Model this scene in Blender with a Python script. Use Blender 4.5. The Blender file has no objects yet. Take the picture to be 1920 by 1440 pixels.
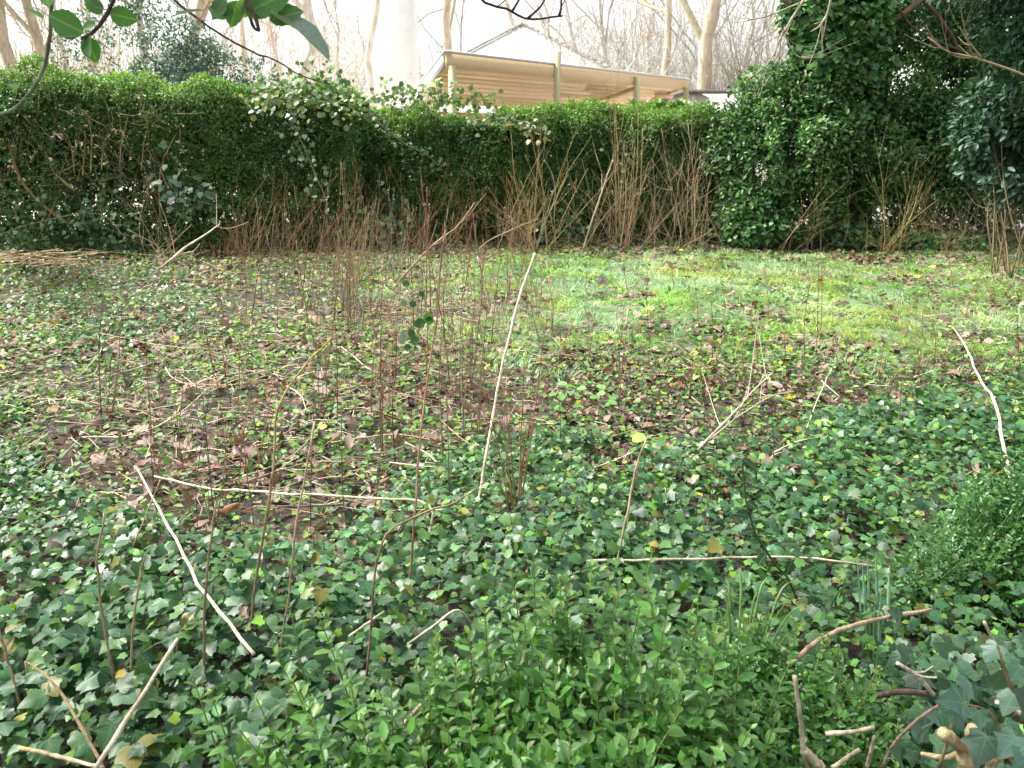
import bpy, math, random
import numpy as np
from mathutils import Matrix, Vector

# ------------------------------------------------------------------ camera, sky, sun, exposure
SC = bpy.context.scene
COL = SC.collection
F = 1507.0                       # focal length in photo pixels (photo 1920 x 1440)
PITCH = math.radians(17.0)
CAMZ = 1.5
cam_d = bpy.data.cameras.new('camera')
cam_d.sensor_width = 36.0
cam_d.lens = 36.0 * F / 1920.0
cam_d.clip_start = 0.02
cam_d.clip_end = 2000
cam_d.dof.use_dof = True
cam_d.dof.focus_distance = 3.2
cam_d.dof.aperture_fstop = 9.0
cam = bpy.data.objects.new('camera', cam_d)
cam.location = (0, 0, CAMZ)
cam.rotation_euler = (math.pi / 2 - PITCH, 0, 0)
COL.objects.link(cam)
SC.camera = cam

SUN_EL, SUN_AZ = math.radians(54), math.radians(-72)     # azimuth measured from +Y towards +X
world = bpy.data.worlds.new('World')
SC.world = world
world.use_nodes = True
wn = world.node_tree.nodes
wl = world.node_tree.links
wn.clear()
sky = wn.new('ShaderNodeTexSky')
sky.sky_type = 'NISHITA'
sky.sun_disc = False
sky.sun_elevation = SUN_EL
sky.sun_rotation = SUN_AZ
sky.air_density = 1.0
sky.dust_density = 4.0
sky.ozone_density = 1.0
hsv = wn.new('ShaderNodeHueSaturation')                  # a thin bright overcast: nearly no blue left
hsv.inputs['Saturation'].default_value = 0.14
bg = wn.new('ShaderNodeBackground')
bg.inputs['Strength'].default_value = 0.14
wo = wn.new('ShaderNodeOutputWorld')
wl.new(sky.outputs['Color'], hsv.inputs['Color'])
wl.new(hsv.outputs['Color'], bg.inputs['Color'])
wl.new(bg.outputs['Background'], wo.inputs['Surface'])

sun_d = bpy.data.lights.new('sun', 'SUN')
sun_d.energy = 3.1
sun_d.angle = math.radians(15)
sun_d.color = (1.0, 0.95, 0.86)
sun = bpy.data.objects.new('sun', sun_d)
COL.objects.link(sun)
sdir = Vector((math.sin(SUN_AZ) * math.cos(SUN_EL), math.cos(SUN_AZ) * math.cos(SUN_EL), math.sin(SUN_EL)))
sun.rotation_euler = sdir.to_track_quat('Z', 'Y').to_euler()
sun.location = sdir * 60

SC.view_settings.view_transform = 'Standard'
SC.view_settings.look = 'None'
SC.view_settings.exposure = 1.56
SC.view_settings.gamma = 1.0
SC.view_settings.use_curve_mapping = False
SC.cycles.use_denoising = True
SC.cycles.max_bounces = 5
SC.cycles.diffuse_bounces = 3
SC.cycles.glossy_bounces = 2
SC.cycles.transmission_bounces = 3
SC.cycles.transparent_max_bounces = 4

# ------------------------------------------------------------------ small maths
rng = np.random.default_rng(7)
random.seed(7)
CP, SP = math.cos(PITCH), math.sin(PITCH)
TAB = rng.random(4096)


def ray(px, py):
    u, v = (px - 960.0) / F, (720.0 - py) / F
    return np.array([u, CP + v * SP, -SP + v * CP])


def on_ground(px, py, h=0.0):
    d = ray(px, py)
    t = (CAMZ - h) / max(-d[2], 0.02)
    return np.array([d[0] * t, d[1] * t, h])


def at_y(px, py, Y):
    d = ray(px, py)
    t = Y / d[1]
    return np.array([d[0] * t, Y, CAMZ + d[2] * t])


def to_px(P):
    P = np.asarray(P, float)
    x, y, z = P[..., 0], P[..., 1], P[..., 2] - CAMZ
    dep = np.maximum(y * CP - z * SP, 0.05)
    up = y * SP + z * CP
    return 960 + F * x / dep, 720 - F * up / dep, dep


def _hash(ix, iy, iz, seed):
    h = (ix * 374761393 + iy * 668265263 + iz * 2147483647 + seed * 974711) & 0x7fffffff
    h = ((h ^ (h >> 13)) * 1274126177) & 0x7fffffff
    return TAB[(h ^ (h >> 16)) & 4095]


def vnoise(P, freq, seed=0):
    P = np.asarray(P, float) * freq
    if P.shape[-1] == 2:
        P = np.concatenate([P, np.zeros(P.shape[:-1] + (1,))], -1)
    I = np.floor(P).astype(np.int64)
    f = P - I
    f = f * f * (3 - 2 * f)
    r = 0
    for dx in (0, 1):
        wx = f[..., 0] if dx else 1 - f[..., 0]
        for dy in (0, 1):
            wy = f[..., 1] if dy else 1 - f[..., 1]
            for dz in (0, 1):
                wz = f[..., 2] if dz else 1 - f[..., 2]
                r = r + wx * wy * wz * _hash(I[..., 0] + dx, I[..., 1] + dy, I[..., 2] + dz, seed)
    return r


def gz(x, y):
    P = np.stack([np.asarray(x, float), np.asarray(y, float)], -1)
    return 0.06 * (vnoise(P, 0.7, 3) - 0.5) + 0.03 * (vnoise(P, 2.1, 4) - 0.5)


def unit(a):
    a = np.asarray(a, float)
    return a / np.maximum(np.linalg.norm(a, axis=-1, keepdims=True), 1e-9)


def rdir(n):
    return unit(rng.normal(size=(n, 3)))


def smoothstep(a, b, x):
    t = np.clip((np.asarray(x, float) - a) / (b - a), 0, 1)
    return t * t * (3 - 2 * t)


# ------------------------------------------------------------------ meshes
def make_mesh(name, V, T, mat, col=None, uv=None, smooth=False):
    V = np.asarray(V, np.float32)
    T = np.asarray(T, np.int32)
    me = bpy.data.meshes.new(name)
    me.vertices.add(len(V))
    me.vertices.foreach_set('co', V.ravel())
    me.loops.add(T.size)
    me.loops.foreach_set('vertex_index', T.ravel())
    me.polygons.add(len(T))
    me.polygons.foreach_set('loop_start', np.arange(0, T.size, 3, dtype=np.int32))
    if smooth:
        me.polygons.foreach_set('use_smooth', np.ones(len(T), bool))
    me.update(calc_edges=True)
    if col is not None:
        a = me.attributes.new('col', 'FLOAT_COLOR', 'POINT')
        c = np.ones((len(V), 4), np.float32)
        c[:, :3] = col
        a.data.foreach_set('color', c.ravel())
    if uv is not None:
        l = me.uv_layers.new(name='UVMap')
        l.data.foreach_set('uv', np.asarray(uv, np.float32)[T.ravel()].ravel())
    if mat:
        me.materials.append(mat)
    return me


def link(name, me, parent=None):
    o = bpy.data.objects.new(name, me)
    COL.objects.link(o)
    if parent is not None:
        o.parent = parent
    return o


def empty(name, loc=(0, 0, 0)):
    o = bpy.data.objects.new(name, None)
    o.empty_display_size = 0.1
    o.location = loc
    COL.objects.link(o)
    return o


def tag(o, label=None, cat=None, group=None, kind=None):
    if label:
        o['label'] = label
    if cat:
        o['category'] = cat
    if group:
        o['group'] = group
    if kind:
        o['kind'] = kind
    return o


def build(name, V, T, mat, col=None, uv=None, parent=None, smooth=False):
    """a mesh object from world coordinates, under an unrotated parent"""
    V = np.asarray(V, float)
    if parent is not None:
        V = V - np.array(parent.location)
    return link(name, make_mesh(name, V, T, mat, col, uv, smooth), parent)


class Bag:
    def __init__(self):
        self.V, self.T, self.C, self.U, self.n = [], [], [], [], 0

    def add(self, V, T, C, U=None):
        V = np.asarray(V, float)
        self.V.append(V)
        self.T.append(np.asarray(T) + self.n)
        C = np.asarray(C, float)
        self.C.append(np.broadcast_to(C, (len(V), 3)))
        self.U.append(np.zeros((len(V), 2)) if U is None else U)
        self.n += len(V)
        return self

    def build(self, name, mat, parent=None, smooth=False):
        return build(name, np.concatenate(self.V), np.concatenate(self.T), mat,
                     np.concatenate(self.C), np.concatenate(self.U), parent, smooth)


def tubes(P, R, sides=5, cap=False):
    """N polylines of K points -> one triangle soup"""
    P = np.asarray(P, float)
    R = np.asarray(R, float)
    if P.ndim == 2:
        P, R = P[None], R[None]
    N, K, _ = P.shape
    tan = np.gradient(P, axis=1)
    tan = unit(tan)
    main = unit(P[:, -1] - P[:, 0])
    ref = np.where(np.abs(main[:, 2:3]) > 0.8, np.array([[1.0, 0.1, 0]]), np.array([[0.05, 0.1, 1.0]]))
    ref = np.repeat(ref[:, None], K, 1)
    a = unit(np.cross(tan, ref))
    b = np.cross(tan, a)
    if cap:
        P = np.concatenate([P[:, :1], P, P[:, -1:]], 1)
        a = np.concatenate([a[:, :1], a, a[:, -1:]], 1)
        b = np.concatenate([b[:, :1], b, b[:, -1:]], 1)
        z = np.full((N, 1), 1e-4)
        R = np.concatenate([z, R, z], 1)
        K += 2
    ang = np.arange(sides) * 2 * math.pi / sides
    ring = (a[:, :, None] * np.cos(ang)[None, None, :, None] + b[:, :, None] * np.sin(ang)[None, None, :, None])
    V = (P[:, :, None] + ring * R[:, :, None, None]).reshape(-1, 3)
    base = (np.arange(N) * K * sides)[:, None, None]
    k = (np.arange(K - 1) * sides)[None, :, None]
    s = np.arange(sides)[None, None, :]
    s2 = (s + 1) % sides
    A, B = base + k + s, base + k + s2
    C, D = A + sides, B + sides
    T = np.concatenate([np.stack([A, B, D], -1).reshape(-1, 3), np.stack([A, D, C], -1).reshape(-1, 3)])
    return V, T


def curve(pts, n=12):
    """smooth polyline through points (Catmull-Rom)"""
    p = np.asarray(pts, float)
    if len(p) == 2:
        t = np.linspace(0, 1, n)[:, None]
        return p[0] * (1 - t) + p[1] * t
    q = np.concatenate([[2 * p[0] - p[1]], p, [2 * p[-1] - p[-2]]])
    out = []
    ts = np.linspace(0, len(p) - 1 - 1e-6, n)
    for t in ts:
        i = int(t)
        f = t - i
        a, b, c, d = q[i], q[i + 1], q[i + 2], q[i + 3]
        out.append(0.5 * (2 * b + (c - a) * f + (2 * a - 5 * b + 4 * c - d) * f * f + (3 * b - a - 3 * c + d) * f ** 3))
    return np.array(out)


def frames(ydir, nrm):
    y = unit(ydir)
    x = unit(np.cross(y, nrm))
    z = np.cross(x, y)
    return x, y, z


def scatter(tpl, pos, ydir, nrm, scale, col, bag):
    TV, TT = tpl
    x, y, z = frames(ydir, nrm)
    s = np.asarray(scale, float).reshape(-1, 1, 1)
    V = (pos[:, None] + s * (TV[None, :, 0:1] * x[:, None] + TV[None, :, 1:2] * y[:, None] + TV[None, :, 2:3] * z[:, None]))
    N, n = len(pos), len(TV)
    T = TT[None] + (np.arange(N) * n)[:, None, None]
    C = np.repeat(col, n, 0)
    U = np.tile(TV[:, :2], (N, 1))
    bag.add(V.reshape(-1, 3), T.reshape(-1, 3), C, U)


def matrix_for(pos, ydir, nrm, s):
    x, y, z = frames(np.asarray(ydir)[None], np.asarray(nrm)[None])
    m = Matrix.Identity(4)
    for i in range(3):
        m[i][0], m[i][1], m[i][2], m[i][3] = x[0][i] * s, y[0][i] * s, z[0][i] * s, pos[i]
    return m


# ------------------------------------------------------------------ materials
def new_mat(name):
    m = bpy.data.materials.new(name)
    m.use_nodes = True
    n = m.node_tree.nodes
    return m, n, m.node_tree.links, n['Principled BSDF']


def leaf_mat(name, rough=0.42, spec=0.5, trans=0.25, veins=0, grain=60.0, vein_col=(0.16, 0.27, 0.13)):
    m, n, l, p = new_mat(name)
    at = n.new('ShaderNodeAttribute')
    at.attribute_name = 'col'
    tx = n.new('ShaderNodeTexCoord')
    nz = n.new('ShaderNodeTexNoise')
    nz.inputs['Scale'].default_value = grain
    nz.inputs['Detail'].default_value = 3
    l.new(tx.outputs['Object'], nz.inputs['Vector'])
    mr = n.new('ShaderNodeMapRange')
    mr.inputs['From Min'].default_value = 0.3
    mr.inputs['From Max'].default_value = 0.7
    mr.inputs['To Min'].default_value = 0.72
    mr.inputs['To Max'].default_value = 1.25
    l.new(nz.outputs['Fac'], mr.inputs['Value'])
    mul = n.new('ShaderNodeVectorMath')
    mul.operation = 'SCALE'
    l.new(at.outputs['Color'], mul.inputs[0])
    l.new(mr.outputs['Result'], mul.inputs['Scale'])
    color = mul.outputs['Vector']
    if veins:
        uv = n.new('ShaderNodeUVMap')
        uv.uv_map = 'UVMap'
        sep = n.new('ShaderNodeSeparateXYZ')
        l.new(uv.outputs['UV'], sep.inputs[0])

        def mth(op, a, b=None):
            q = n.new('ShaderNodeMath')
            q.operation = op
            for i, v in enumerate((a, b)):
                if v is None:
                    continue
                if isinstance(v, (int, float)):
                    q.inputs[i].default_value = v
                else:
                    l.new(v, q.inputs[i])
            return q.outputs[0]
        ax = mth('ABSOLUTE', sep.outputs['X'])
        if veins == 1:      # palmate: rays from the stalk at 0, +-48, +-96 degrees
            ang = mth('ARCTAN2', ax, sep.outputs['Y'])
            dev = mth('PINGPONG', ang, 0.42)
            dev = mth('MINIMUM', dev, 9.0)
            r = mth('SQRT', mth('ADD', mth('MULTIPLY', sep.outputs['X'], sep.outputs['X']), mth('MULTIPLY', sep.outputs['Y'], sep.outputs['Y'])))
            dist = mth('MULTIPLY', dev, r)
            line = mth('LESS_THAN', dist, mth('SUBTRACT', 0.017, mth('MULTIPLY', r, 0.014)))
        else:               # one midrib
            line = mth('LESS_THAN', ax, 0.022)
        mx = n.new('ShaderNodeMix')
        mx.data_type = 'RGBA'
        l.new(mth('MULTIPLY', line, 0.45), mx.inputs['Factor'])
        l.new(color, mx.inputs['A'])
        mx.inputs['B'].default_value = (*vein_col, 1)
        color = mx.outputs['Result']
    l.new(color, p.inputs['Base Color'])
    p.inputs['Roughness'].default_value = rough
    p.inputs['Specular IOR Level'].default_value = spec
    out = n['Material Output']
    if trans > 0:
        tr = n.new('ShaderNodeBsdfTranslucent')
        g = n.new('ShaderNodeVectorMath')
        g.operation = 'MULTIPLY'
        g.inputs[1].default_value = (1.5, 1.6, 0.7)
        l.new(color, g.inputs[0])
        l.new(g.outputs['Vector'], tr.inputs['Color'])
        ms = n.new('ShaderNodeMixShader')
        ms.inputs['Fac'].default_value = trans
        l.new(p.outputs['BSDF'], ms.inputs[1])
        l.new(tr.outputs['BSDF'], ms.inputs[2])
        l.new(ms.outputs['Shader'], out.inputs['Surface'])
    return m


def bark_mat(name, scale=40.0, rough=0.85, bump=0.25, stretch=0.25, lo=0.6, hi=1.3):
    m, n, l, p = new_mat(name)
    at = n.new('ShaderNodeAttribute')
    at.attribute_name = 'col'
    tx = n.new('ShaderNodeTexCoord')
    mp = n.new('ShaderNodeMapping')
    mp.inputs['Scale'].default_value = (1, 1, stretch)
    l.new(tx.outputs['Object'], mp.inputs['Vector'])
    nz = n.new('ShaderNodeTexNoise')
    nz.inputs['Scale'].default_value = scale
    nz.inputs['Detail'].default_value = 5
    nz.inputs['Roughness'].default_value = 0.65
    l.new(mp.outputs['Vector'], nz.inputs['Vector'])
    mr = n.new('ShaderNodeMapRange')
    mr.inputs['From Min'].default_value = 0.3
    mr.inputs['From Max'].default_value = 0.7
    mr.inputs['To Min'].default_value = lo
    mr.inputs['To Max'].default_value = hi
    l.new(nz.outputs['Fac'], mr.inputs['Value'])
    mul = n.new('ShaderNodeVectorMath')
    mul.operation = 'SCALE'
    l.new(at.outputs['Color'], mul.inputs[0])
    l.new(mr.outputs['Result'], mul.inputs['Scale'])
    l.new(mul.outputs['Vector'], p.inputs['Base Color'])
    p.inputs['Roughness'].default_value = rough
    p.inputs['Specular IOR Level'].default_value = 0.25
    if bump:
        b = n.new('ShaderNodeBump')
        b.inputs['Strength'].default_value = bump
        b.inputs['Distance'].default_value = 0.01
        l.new(nz.outputs['Fac'], b.inputs['Height'])
        l.new(b.outputs['Normal'], p.inputs['Normal'])
    return m


def plain_mat(name, c, rough=0.7, scale=8.0, var=0.15, bump=0.1, spec=0.3):
    m, n, l, p = new_mat(name)
    tx = n.new('ShaderNodeTexCoord')
    nz = n.new('ShaderNodeTexNoise')
    nz.inputs['Scale'].default_value = scale
    nz.inputs['Detail'].default_value = 6
    l.new(tx.outputs['Object'], nz.inputs['Vector'])
    cr = n.new('ShaderNodeValToRGB')
    cr.color_ramp.elements[0].position = 0.3
    cr.color_ramp.elements[1].position = 0.72
    cr.color_ramp.elements[0].color = (*[v * (1 - var) for v in c], 1)
    cr.color_ramp.elements[1].color = (*[min(v * (1 + var), 1) for v in c], 1)
    l.new(nz.outputs['Fac'], cr.inputs['Fac'])
    l.new(cr.outputs['Color'], p.inputs['Base Color'])
    p.inputs['Roughness'].default_value = rough
    p.inputs['Specular IOR Level'].default_value = spec
    if bump:
        b = n.new('ShaderNodeBump')
        b.inputs['Strength'].default_value = bump
        b.inputs['Distance'].default_value = 0.01
        l.new(nz.outputs['Fac'], b.inputs['Height'])
        l.new(b.outputs['Normal'], p.inputs['Normal'])
    return m


M_IVY = leaf_mat('ivy_leaf', 0.40, 0.40, 0.18, veins=1, grain=25)
M_BOX = leaf_mat('box_leaf', 0.36, 0.5, 0.25, veins=2, grain=40, vein_col=(0.13, 0.24, 0.07))
M_HEDGE = leaf_mat('hedge_leaf', 0.45, 0.4, 0.36, grain=3)
M_LAUREL = leaf_mat('evergreen_leaf', 0.45, 0.42, 0.25, grain=5)
M_HERB = leaf_mat('herb_leaf', 0.5, 0.4, 0.35, grain=20)
M_GRASS = leaf_mat('grass_blade', 0.5, 0.35, 0.4, grain=3)
M_DEAD = leaf_mat('dead_leaf', 0.62, 0.35, 0.15, veins=2, grain=45, vein_col=(0.22, 0.13, 0.08))
M_HOLLY = leaf_mat('holly_leaf', 0.38, 0.35, 0.35, veins=2, grain=30, vein_col=(0.2, 0.33, 0.1))
M_STEM = bark_mat('stem_bark', 120, 0.8, 0.3, .35, .5, 1.35)
M_BARK = bark_mat('tree_bark', 9, 0.9, 0.5)
M_STUMP = bark_mat('stump_bark', 55, .9, .9, .6, .35, 1.5)
M_TWIG = bark_mat('twig_bark', 20, 0.85, 0)

# ------------------------------------------------------------------ leaf shapes (stalk at the origin, tip towards +Y)
def fan_leaf(half, mid, fold=0.12, droop=0.12, petiole=0.0):
    """half: outline points on the right side from base to tip (tip excluded); mid: y of midrib points (base .. tip)"""
    V, T = [], []
    def z(x, y):
        return fold * abs(x) - droop * y * y
    mids = []
    for y in mid:
        mids.append(len(V))
        V.append((0, y, z(0, y)))
    for sgn in (1, -1):
        ids = []
        for (x, y) in half:
            ids.append(len(V))
            V.append((sgn * x, y, z(x, y)))
        chain = [mids[0]] + ids + [mids[-1]]
        # greedy strip between the outline chain and the midrib
        i, j = 0, 0
        while i < len(chain) - 1 or j < len(mids) - 1:
            a, b = chain[i], mids[j]
            step_i = i < len(chain) - 1 and (j == len(mids) - 1 or V[chain[i + 1]][1] <= V[mids[j + 1]][1] + 1e-6)
            if step_i:
                c = chain[i + 1]
                i += 1
            else:
                c = mids[j + 1]
                j += 1
            if len({a, b, c}) == 3:
                T.append((a, c, b) if sgn == 1 else (a, b, c))
    if petiole:
        k = len(V)
        V += [(-0.018, 0.02, 0), (0.018, 0.02, 0), (0.03, -0.25, -petiole), (-0.01, -0.25, -petiole)]
        T += [(k, k + 1, k + 2), (k, k + 2, k + 3)]
    return np.array(V, float), np.array(T, int)


def ivy_shape(lobes=1.0, fold=0.16, droop=0.18, petiole=0.7, seed=0):
    r = random.Random(seed)
    j = lambda v: v + r.uniform(-0.035, 0.035)
    half = [(j(.26), -.13), (j(.46 * lobes), j(.0)), (j(.43), j(.17)), (j(.58 * lobes), j(.37)), (j(.32), j(.58))]
    # the outline is not monotonic in y, so fan it from the midrib by hand
    V = [(0, 0.0, 0), (0, .3, 0), (0, .62, 0), (0, 1.0, 0)]
    T = []
    for sgn in (1, -1):
        k = len(V)
        V += [(sgn * x, y, 0) for x, y in half]
        tr = [(0, k, k + 1), (0, k + 1, k + 2), (0, k + 2, 1), (1, k + 2, k + 3), (1, k + 3, k + 4), (1, k + 4, 2), (2, k + 4, 3)]
        T += tr if sgn == 1 else [(a, c, b) for a, b, c in tr]
    V = np.array(V, float)
    ax = np.abs(V[:, 0])
    V[:, 2] = fold * ax - 0.35 * ax * ax - droop * np.maximum(V[:, 1], 0) ** 2 + 0.05 * np.sin(5 * V[:, 1] + 3 * ax + seed)
    V = list(map(tuple, V))
    if petiole:
        k = len(V)
        V += [(-0.02, 0.0, 0), (0.02, 0.0, 0), (0.05, -0.2, -petiole), (0.01, -0.2, -petiole)]
        T += [(k, k + 1, k + 2), (k, k + 2, k + 3)]
    return np.array(V, float), np.array(T, int)


def ivy_fine(seed, lobes=1.0, fold=.15, droop=.15, petiole=.7):
    r = random.Random(seed)
    j = lambda v, a=.03: v + r.uniform(-a, a)
    ctl = [(0, 0), (.17, -.13), (j(.36 * lobes), j(-.11)), (j(.47 * lobes), j(.02)), (j(.43), j(.15)), (j(.47), j(.25)), (j(.60 * lobes), j(.39)), (j(.45), j(.47)), (j(.33), j(.56)), (j(.21), j(.74)), (.09, .9), (0, 1.0)]
    C = curve([(x, y, 0) for x, y in ctl], 19)[1:-1, :2]
    V = [(0, 0, 0), (0, .28, 0), (0, .6, 0), (0, 1, 0)]
    T = []
    for sg in (1, -1):
        k = len(V)
        V += [(sg * x, y, 0) for x, y in C]
        n = len(C)
        own = [0 if i < n * .42 else (1 if i < n * .72 else 2) for i in range(n)]
        seq = []
        for i in range(n - 1):
            seq.append((own[i], k + i, k + i + 1))
            if own[i] != own[i + 1]:
                seq.append((own[i], k + i + 1, own[i + 1]))
        seq.append((2, k + n - 1, 3))
        T += seq if sg == 1 else [(a, c, b) for a, b, c in seq]
    V = np.array(V, float)
    ax, y = np.abs(V[:, 0]), V[:, 1]
    V[:, 2] = fold * ax - .45 * ax * ax - droop * np.maximum(y, 0) ** 2 + .03 * np.sin(9 * y + seed) * ax * 2 + .04 * np.sin(7 * V[:, 0] + seed)
    V = list(map(tuple, V))
    k = len(V)
    V += [(-0.02, 0.0, 0), (0.02, 0.0, 0), (0.05, -0.2, -petiole), (0.01, -0.2, -petiole)]
    T += [(k, k + 1, k + 2), (k, k + 2, k + 3)]
    return np.array(V, float), np.array(T, int)


IVY_FINE = [ivy_fine(1), ivy_fine(2, .85, .05, .3), ivy_fine(3, 1.1, .3, .05), ivy_fine(4, .75, -.08, .2), ivy_fine(5, .95, .2, .25)]
IVY = [ivy_shape(1.0, .18, .15, .7, 1), ivy_shape(.85, .05, .3, .7, 2), ivy_shape(1.12, .25, .05, .7, 3), ivy_shape(.7, -.1, .2, .7, 4)]
IVY_FLAT = [(v[:-4], t[:-2]) for v, t in IVY]
OVAL = fan_leaf([(.17, .15), (.27, .42), (.2, .75)], [0, .4, .75, 1.0], .35, .12)
OVAL2 = fan_leaf([(.2, .2), (.22, .55), (.12, .85)], [0, .45, 1.0], .5, .25)
ROUND = fan_leaf([(.3, .08), (.46, .4), (.34, .8)], [0, .45, 1.0], .2, .1)
RHOMB = (np.array([(0, 0, 0), (.34, .5, .08), (0, 1, -.05), (-.34, .5, .08)], float), np.array([(0, 1, 2), (0, 2, 3)]))
QUADL = (np.array([(0, 0, 0), (.24, .35, .07), (.2, .72, .05), (0, 1, -.08), (-.2, .72, .05), (-.24, .35, .07)], float),
         np.array([(0, 1, 2), (0, 2, 3), (0, 3, 4), (0, 4, 5)]))
FIVE = (np.array([(0, 0, 0), (.42, -.06, .02), (.52, .4, .03), (0, 1, -.12), (-.52, .4, .03), (-.42, -.06, .02)], float), np.array([(0, 1, 2), (0, 2, 3), (0, 3, 4), (0, 4, 5)]))
BLADE = (np.array([(-.03, 0, 0), (.03, 0, 0), (-.024, .55, .03), (.024, .55, .03), (0, 1, -.2)], float),
         np.array([(0, 1, 3), (0, 3, 2), (2, 3, 4)]))


def dead_shape(seed, curl):
    r = random.Random(seed)
    half = []
    for y, w in ((-.03, .16), (.18, .40), (.3, .26), (.5, .46), (.62, .25), (.82, .22)):
        half.append((w + r.uniform(-.06, .06), y + r.uniform(-.02, .02)))
    half.sort(key=lambda q: q[1])
    V, T = fan_leaf(half, [0, .3, .65, 1.0], 0, 0)
    x, y = V[:, 0], V[:, 1]
    z = curl * (1.6 * x * x + .5 * (y - .5) ** 2) + .09 * np.sin(7 * x + seed) * np.cos(6 * y + seed * 2)
    V[:, 2] = z
    V[:, 0] = x * (1 - .35 * abs(curl))
    return V, T


DEADQ = (np.array([(0, 0, .06), (.36, .3, .12), (.28, .75, -.02), (0, 1, .1), (-.3, .7, .1), (-.38, .28, -.03)], float), np.array([(0, 1, 2), (0, 2, 3), (0, 3, 4), (0, 4, 5)]))
DEAD = [dead_shape(1, .9), dead_shape(2, -.8), dead_shape(3, .4), dead_shape(4, 1.5), dead_shape(5, -1.3), dead_shape(6, .15)]


def toothed(seed=0, teeth=6, amp=.02, w=.34, fold=.2, droop=.1):
    half = []
    for i in range(teeth * 2 - 1):
        y = (i + 1) / (teeth * 2)
        b = w * math.sin(math.pi * min(1, y ** .85)) ** .8
        half.append((b + (amp if i % 2 else -amp * .4), y))
    return fan_leaf(half, [0, .25, .5, .75, 1.0], fold, droop)


TOOTH = toothed()
SPINY = toothed(1, 4, .085, .24, .35, .1)


def vary(base, n, v=.25, hue=.12):
    base = np.asarray(base, float)
    if base.ndim == 1:
        base = np.tile(base, (n, 1))
    k = np.exp(rng.normal(0, v, (n, 1)))
    h = 1 + rng.normal(0, hue, (n, 3))
    return np.clip(base * k * h, .004, .85)


def pick(cols, n, p=None):
    cols = np.asarray(cols, float)
    return cols[rng.choice(len(cols), n, p=p)]


# ================================================================== THE SETTING
def ground_sheet():
    xs = np.concatenate([[-400, -150, -60, -30, -18, -12], np.arange(-9, 9.01, .12), [12, 18, 30, 60, 150, 400]])
    ys = np.concatenate([[-100, -30, -8, -3], np.arange(-.5, 13.5, .12), [15, 18, 22, 30, 45, 80, 160, 400, 800]])
    X, Y = np.meshgrid(xs, ys)
    Z = gz(X, Y) * np.clip((20 - np.hypot(X, Y - 6)) / 8, 0, 1)
    V = np.stack([X, Y, Z], -1).reshape(-1, 3)
    nx = len(xs)
    i, j = np.meshgrid(np.arange(nx - 1), np.arange(len(ys) - 1))
    a = (j * nx + i).ravel()
    T = np.concatenate([np.stack([a, a + 1, a + nx + 1], -1), np.stack([a, a + nx + 1, a + nx], -1)])
    m, n, l, p = new_mat('soil_and_litter')
    tx = n.new('ShaderNodeTexCoord')
    def noise(s, d=6):
        q = n.new('ShaderNodeTexNoise')
        q.inputs['Scale'].default_value = s
        q.inputs['Detail'].default_value = d
        q.inputs['Roughness'].default_value = .7
        l.new(tx.outputs['Object'], q.inputs['Vector'])
        return q
    cr = n.new('ShaderNodeValToRGB')
    e = cr.color_ramp.elements
    e[0].position, e[0].color = .3, (.010, .007, .005, 1)
    e[1].position, e[1].color = .72, (.13, .098, .07, 1)
    k = cr.color_ramp.elements.new(.5)
    k.color = (.042, .03, .021, 1)
    a1 = noise(38)
    l.new(a1.outputs['Fac'], cr.inputs['Fac'])
    l.new(cr.outputs['Color'], p.inputs['Base Color'])
    p.inputs['Roughness'].default_value = .95
    b = n.new('ShaderNodeBump')
    b.inputs['Strength'].default_value = .8
    b.inputs['Distance'].default_value = .02
    l.new(noise(60).outputs['Fac'], b.inputs['Height'])
    l.new(b.outputs['Normal'], p.inputs['Normal'])
    grs, _, hrb, _, _ = fields(V[:, 0], V[:, 1])
    near = (np.abs(V[:, 0]) < 9) & (V[:, 1] > 3) & (V[:, 1] < 13)
    moss = np.where(near, np.maximum(grs, .35 * hrb), 0)
    at = n.new('ShaderNodeAttribute')
    at.attribute_name = 'col'
    mr = n.new('ShaderNodeMapRange')
    mr.inputs['From Min'].default_value = .42
    mr.inputs['From Max'].default_value = .58
    sep = n.new('ShaderNodeSeparateColor')
    l.new(at.outputs['Color'], sep.inputs[0])
    am = n.new('ShaderNodeMath')
    am.operation = 'MULTIPLY_ADD'
    l.new(sep.outputs[0], am.inputs[0])
    am.inputs[1].default_value = .55
    l.new(noise(14).outputs['Fac'], am.inputs[2])
    mr.inputs['From Min'].default_value = .72
    mr.inputs['From Max'].default_value = .92
    l.new(am.outputs[0], mr.inputs['Value'])
    mc = n.new('ShaderNodeMix')
    mc.data_type = 'RGBA'
    l.new(mr.outputs['Result'], mc.inputs['Factor'])
    l.new(cr.outputs['Color'], mc.inputs['A'])
    mc.inputs['B'].default_value = (.13, .19, .09, 1)
    l.new(mc.outputs['Result'], p.inputs['Base Color'])
    g = build('ground', V, T, m, np.repeat(moss[:, None], 3, 1), smooth=True)
    tag(g, 'dark soil and leaf litter of the overgrown garden', 'ground', kind='structure')


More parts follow.
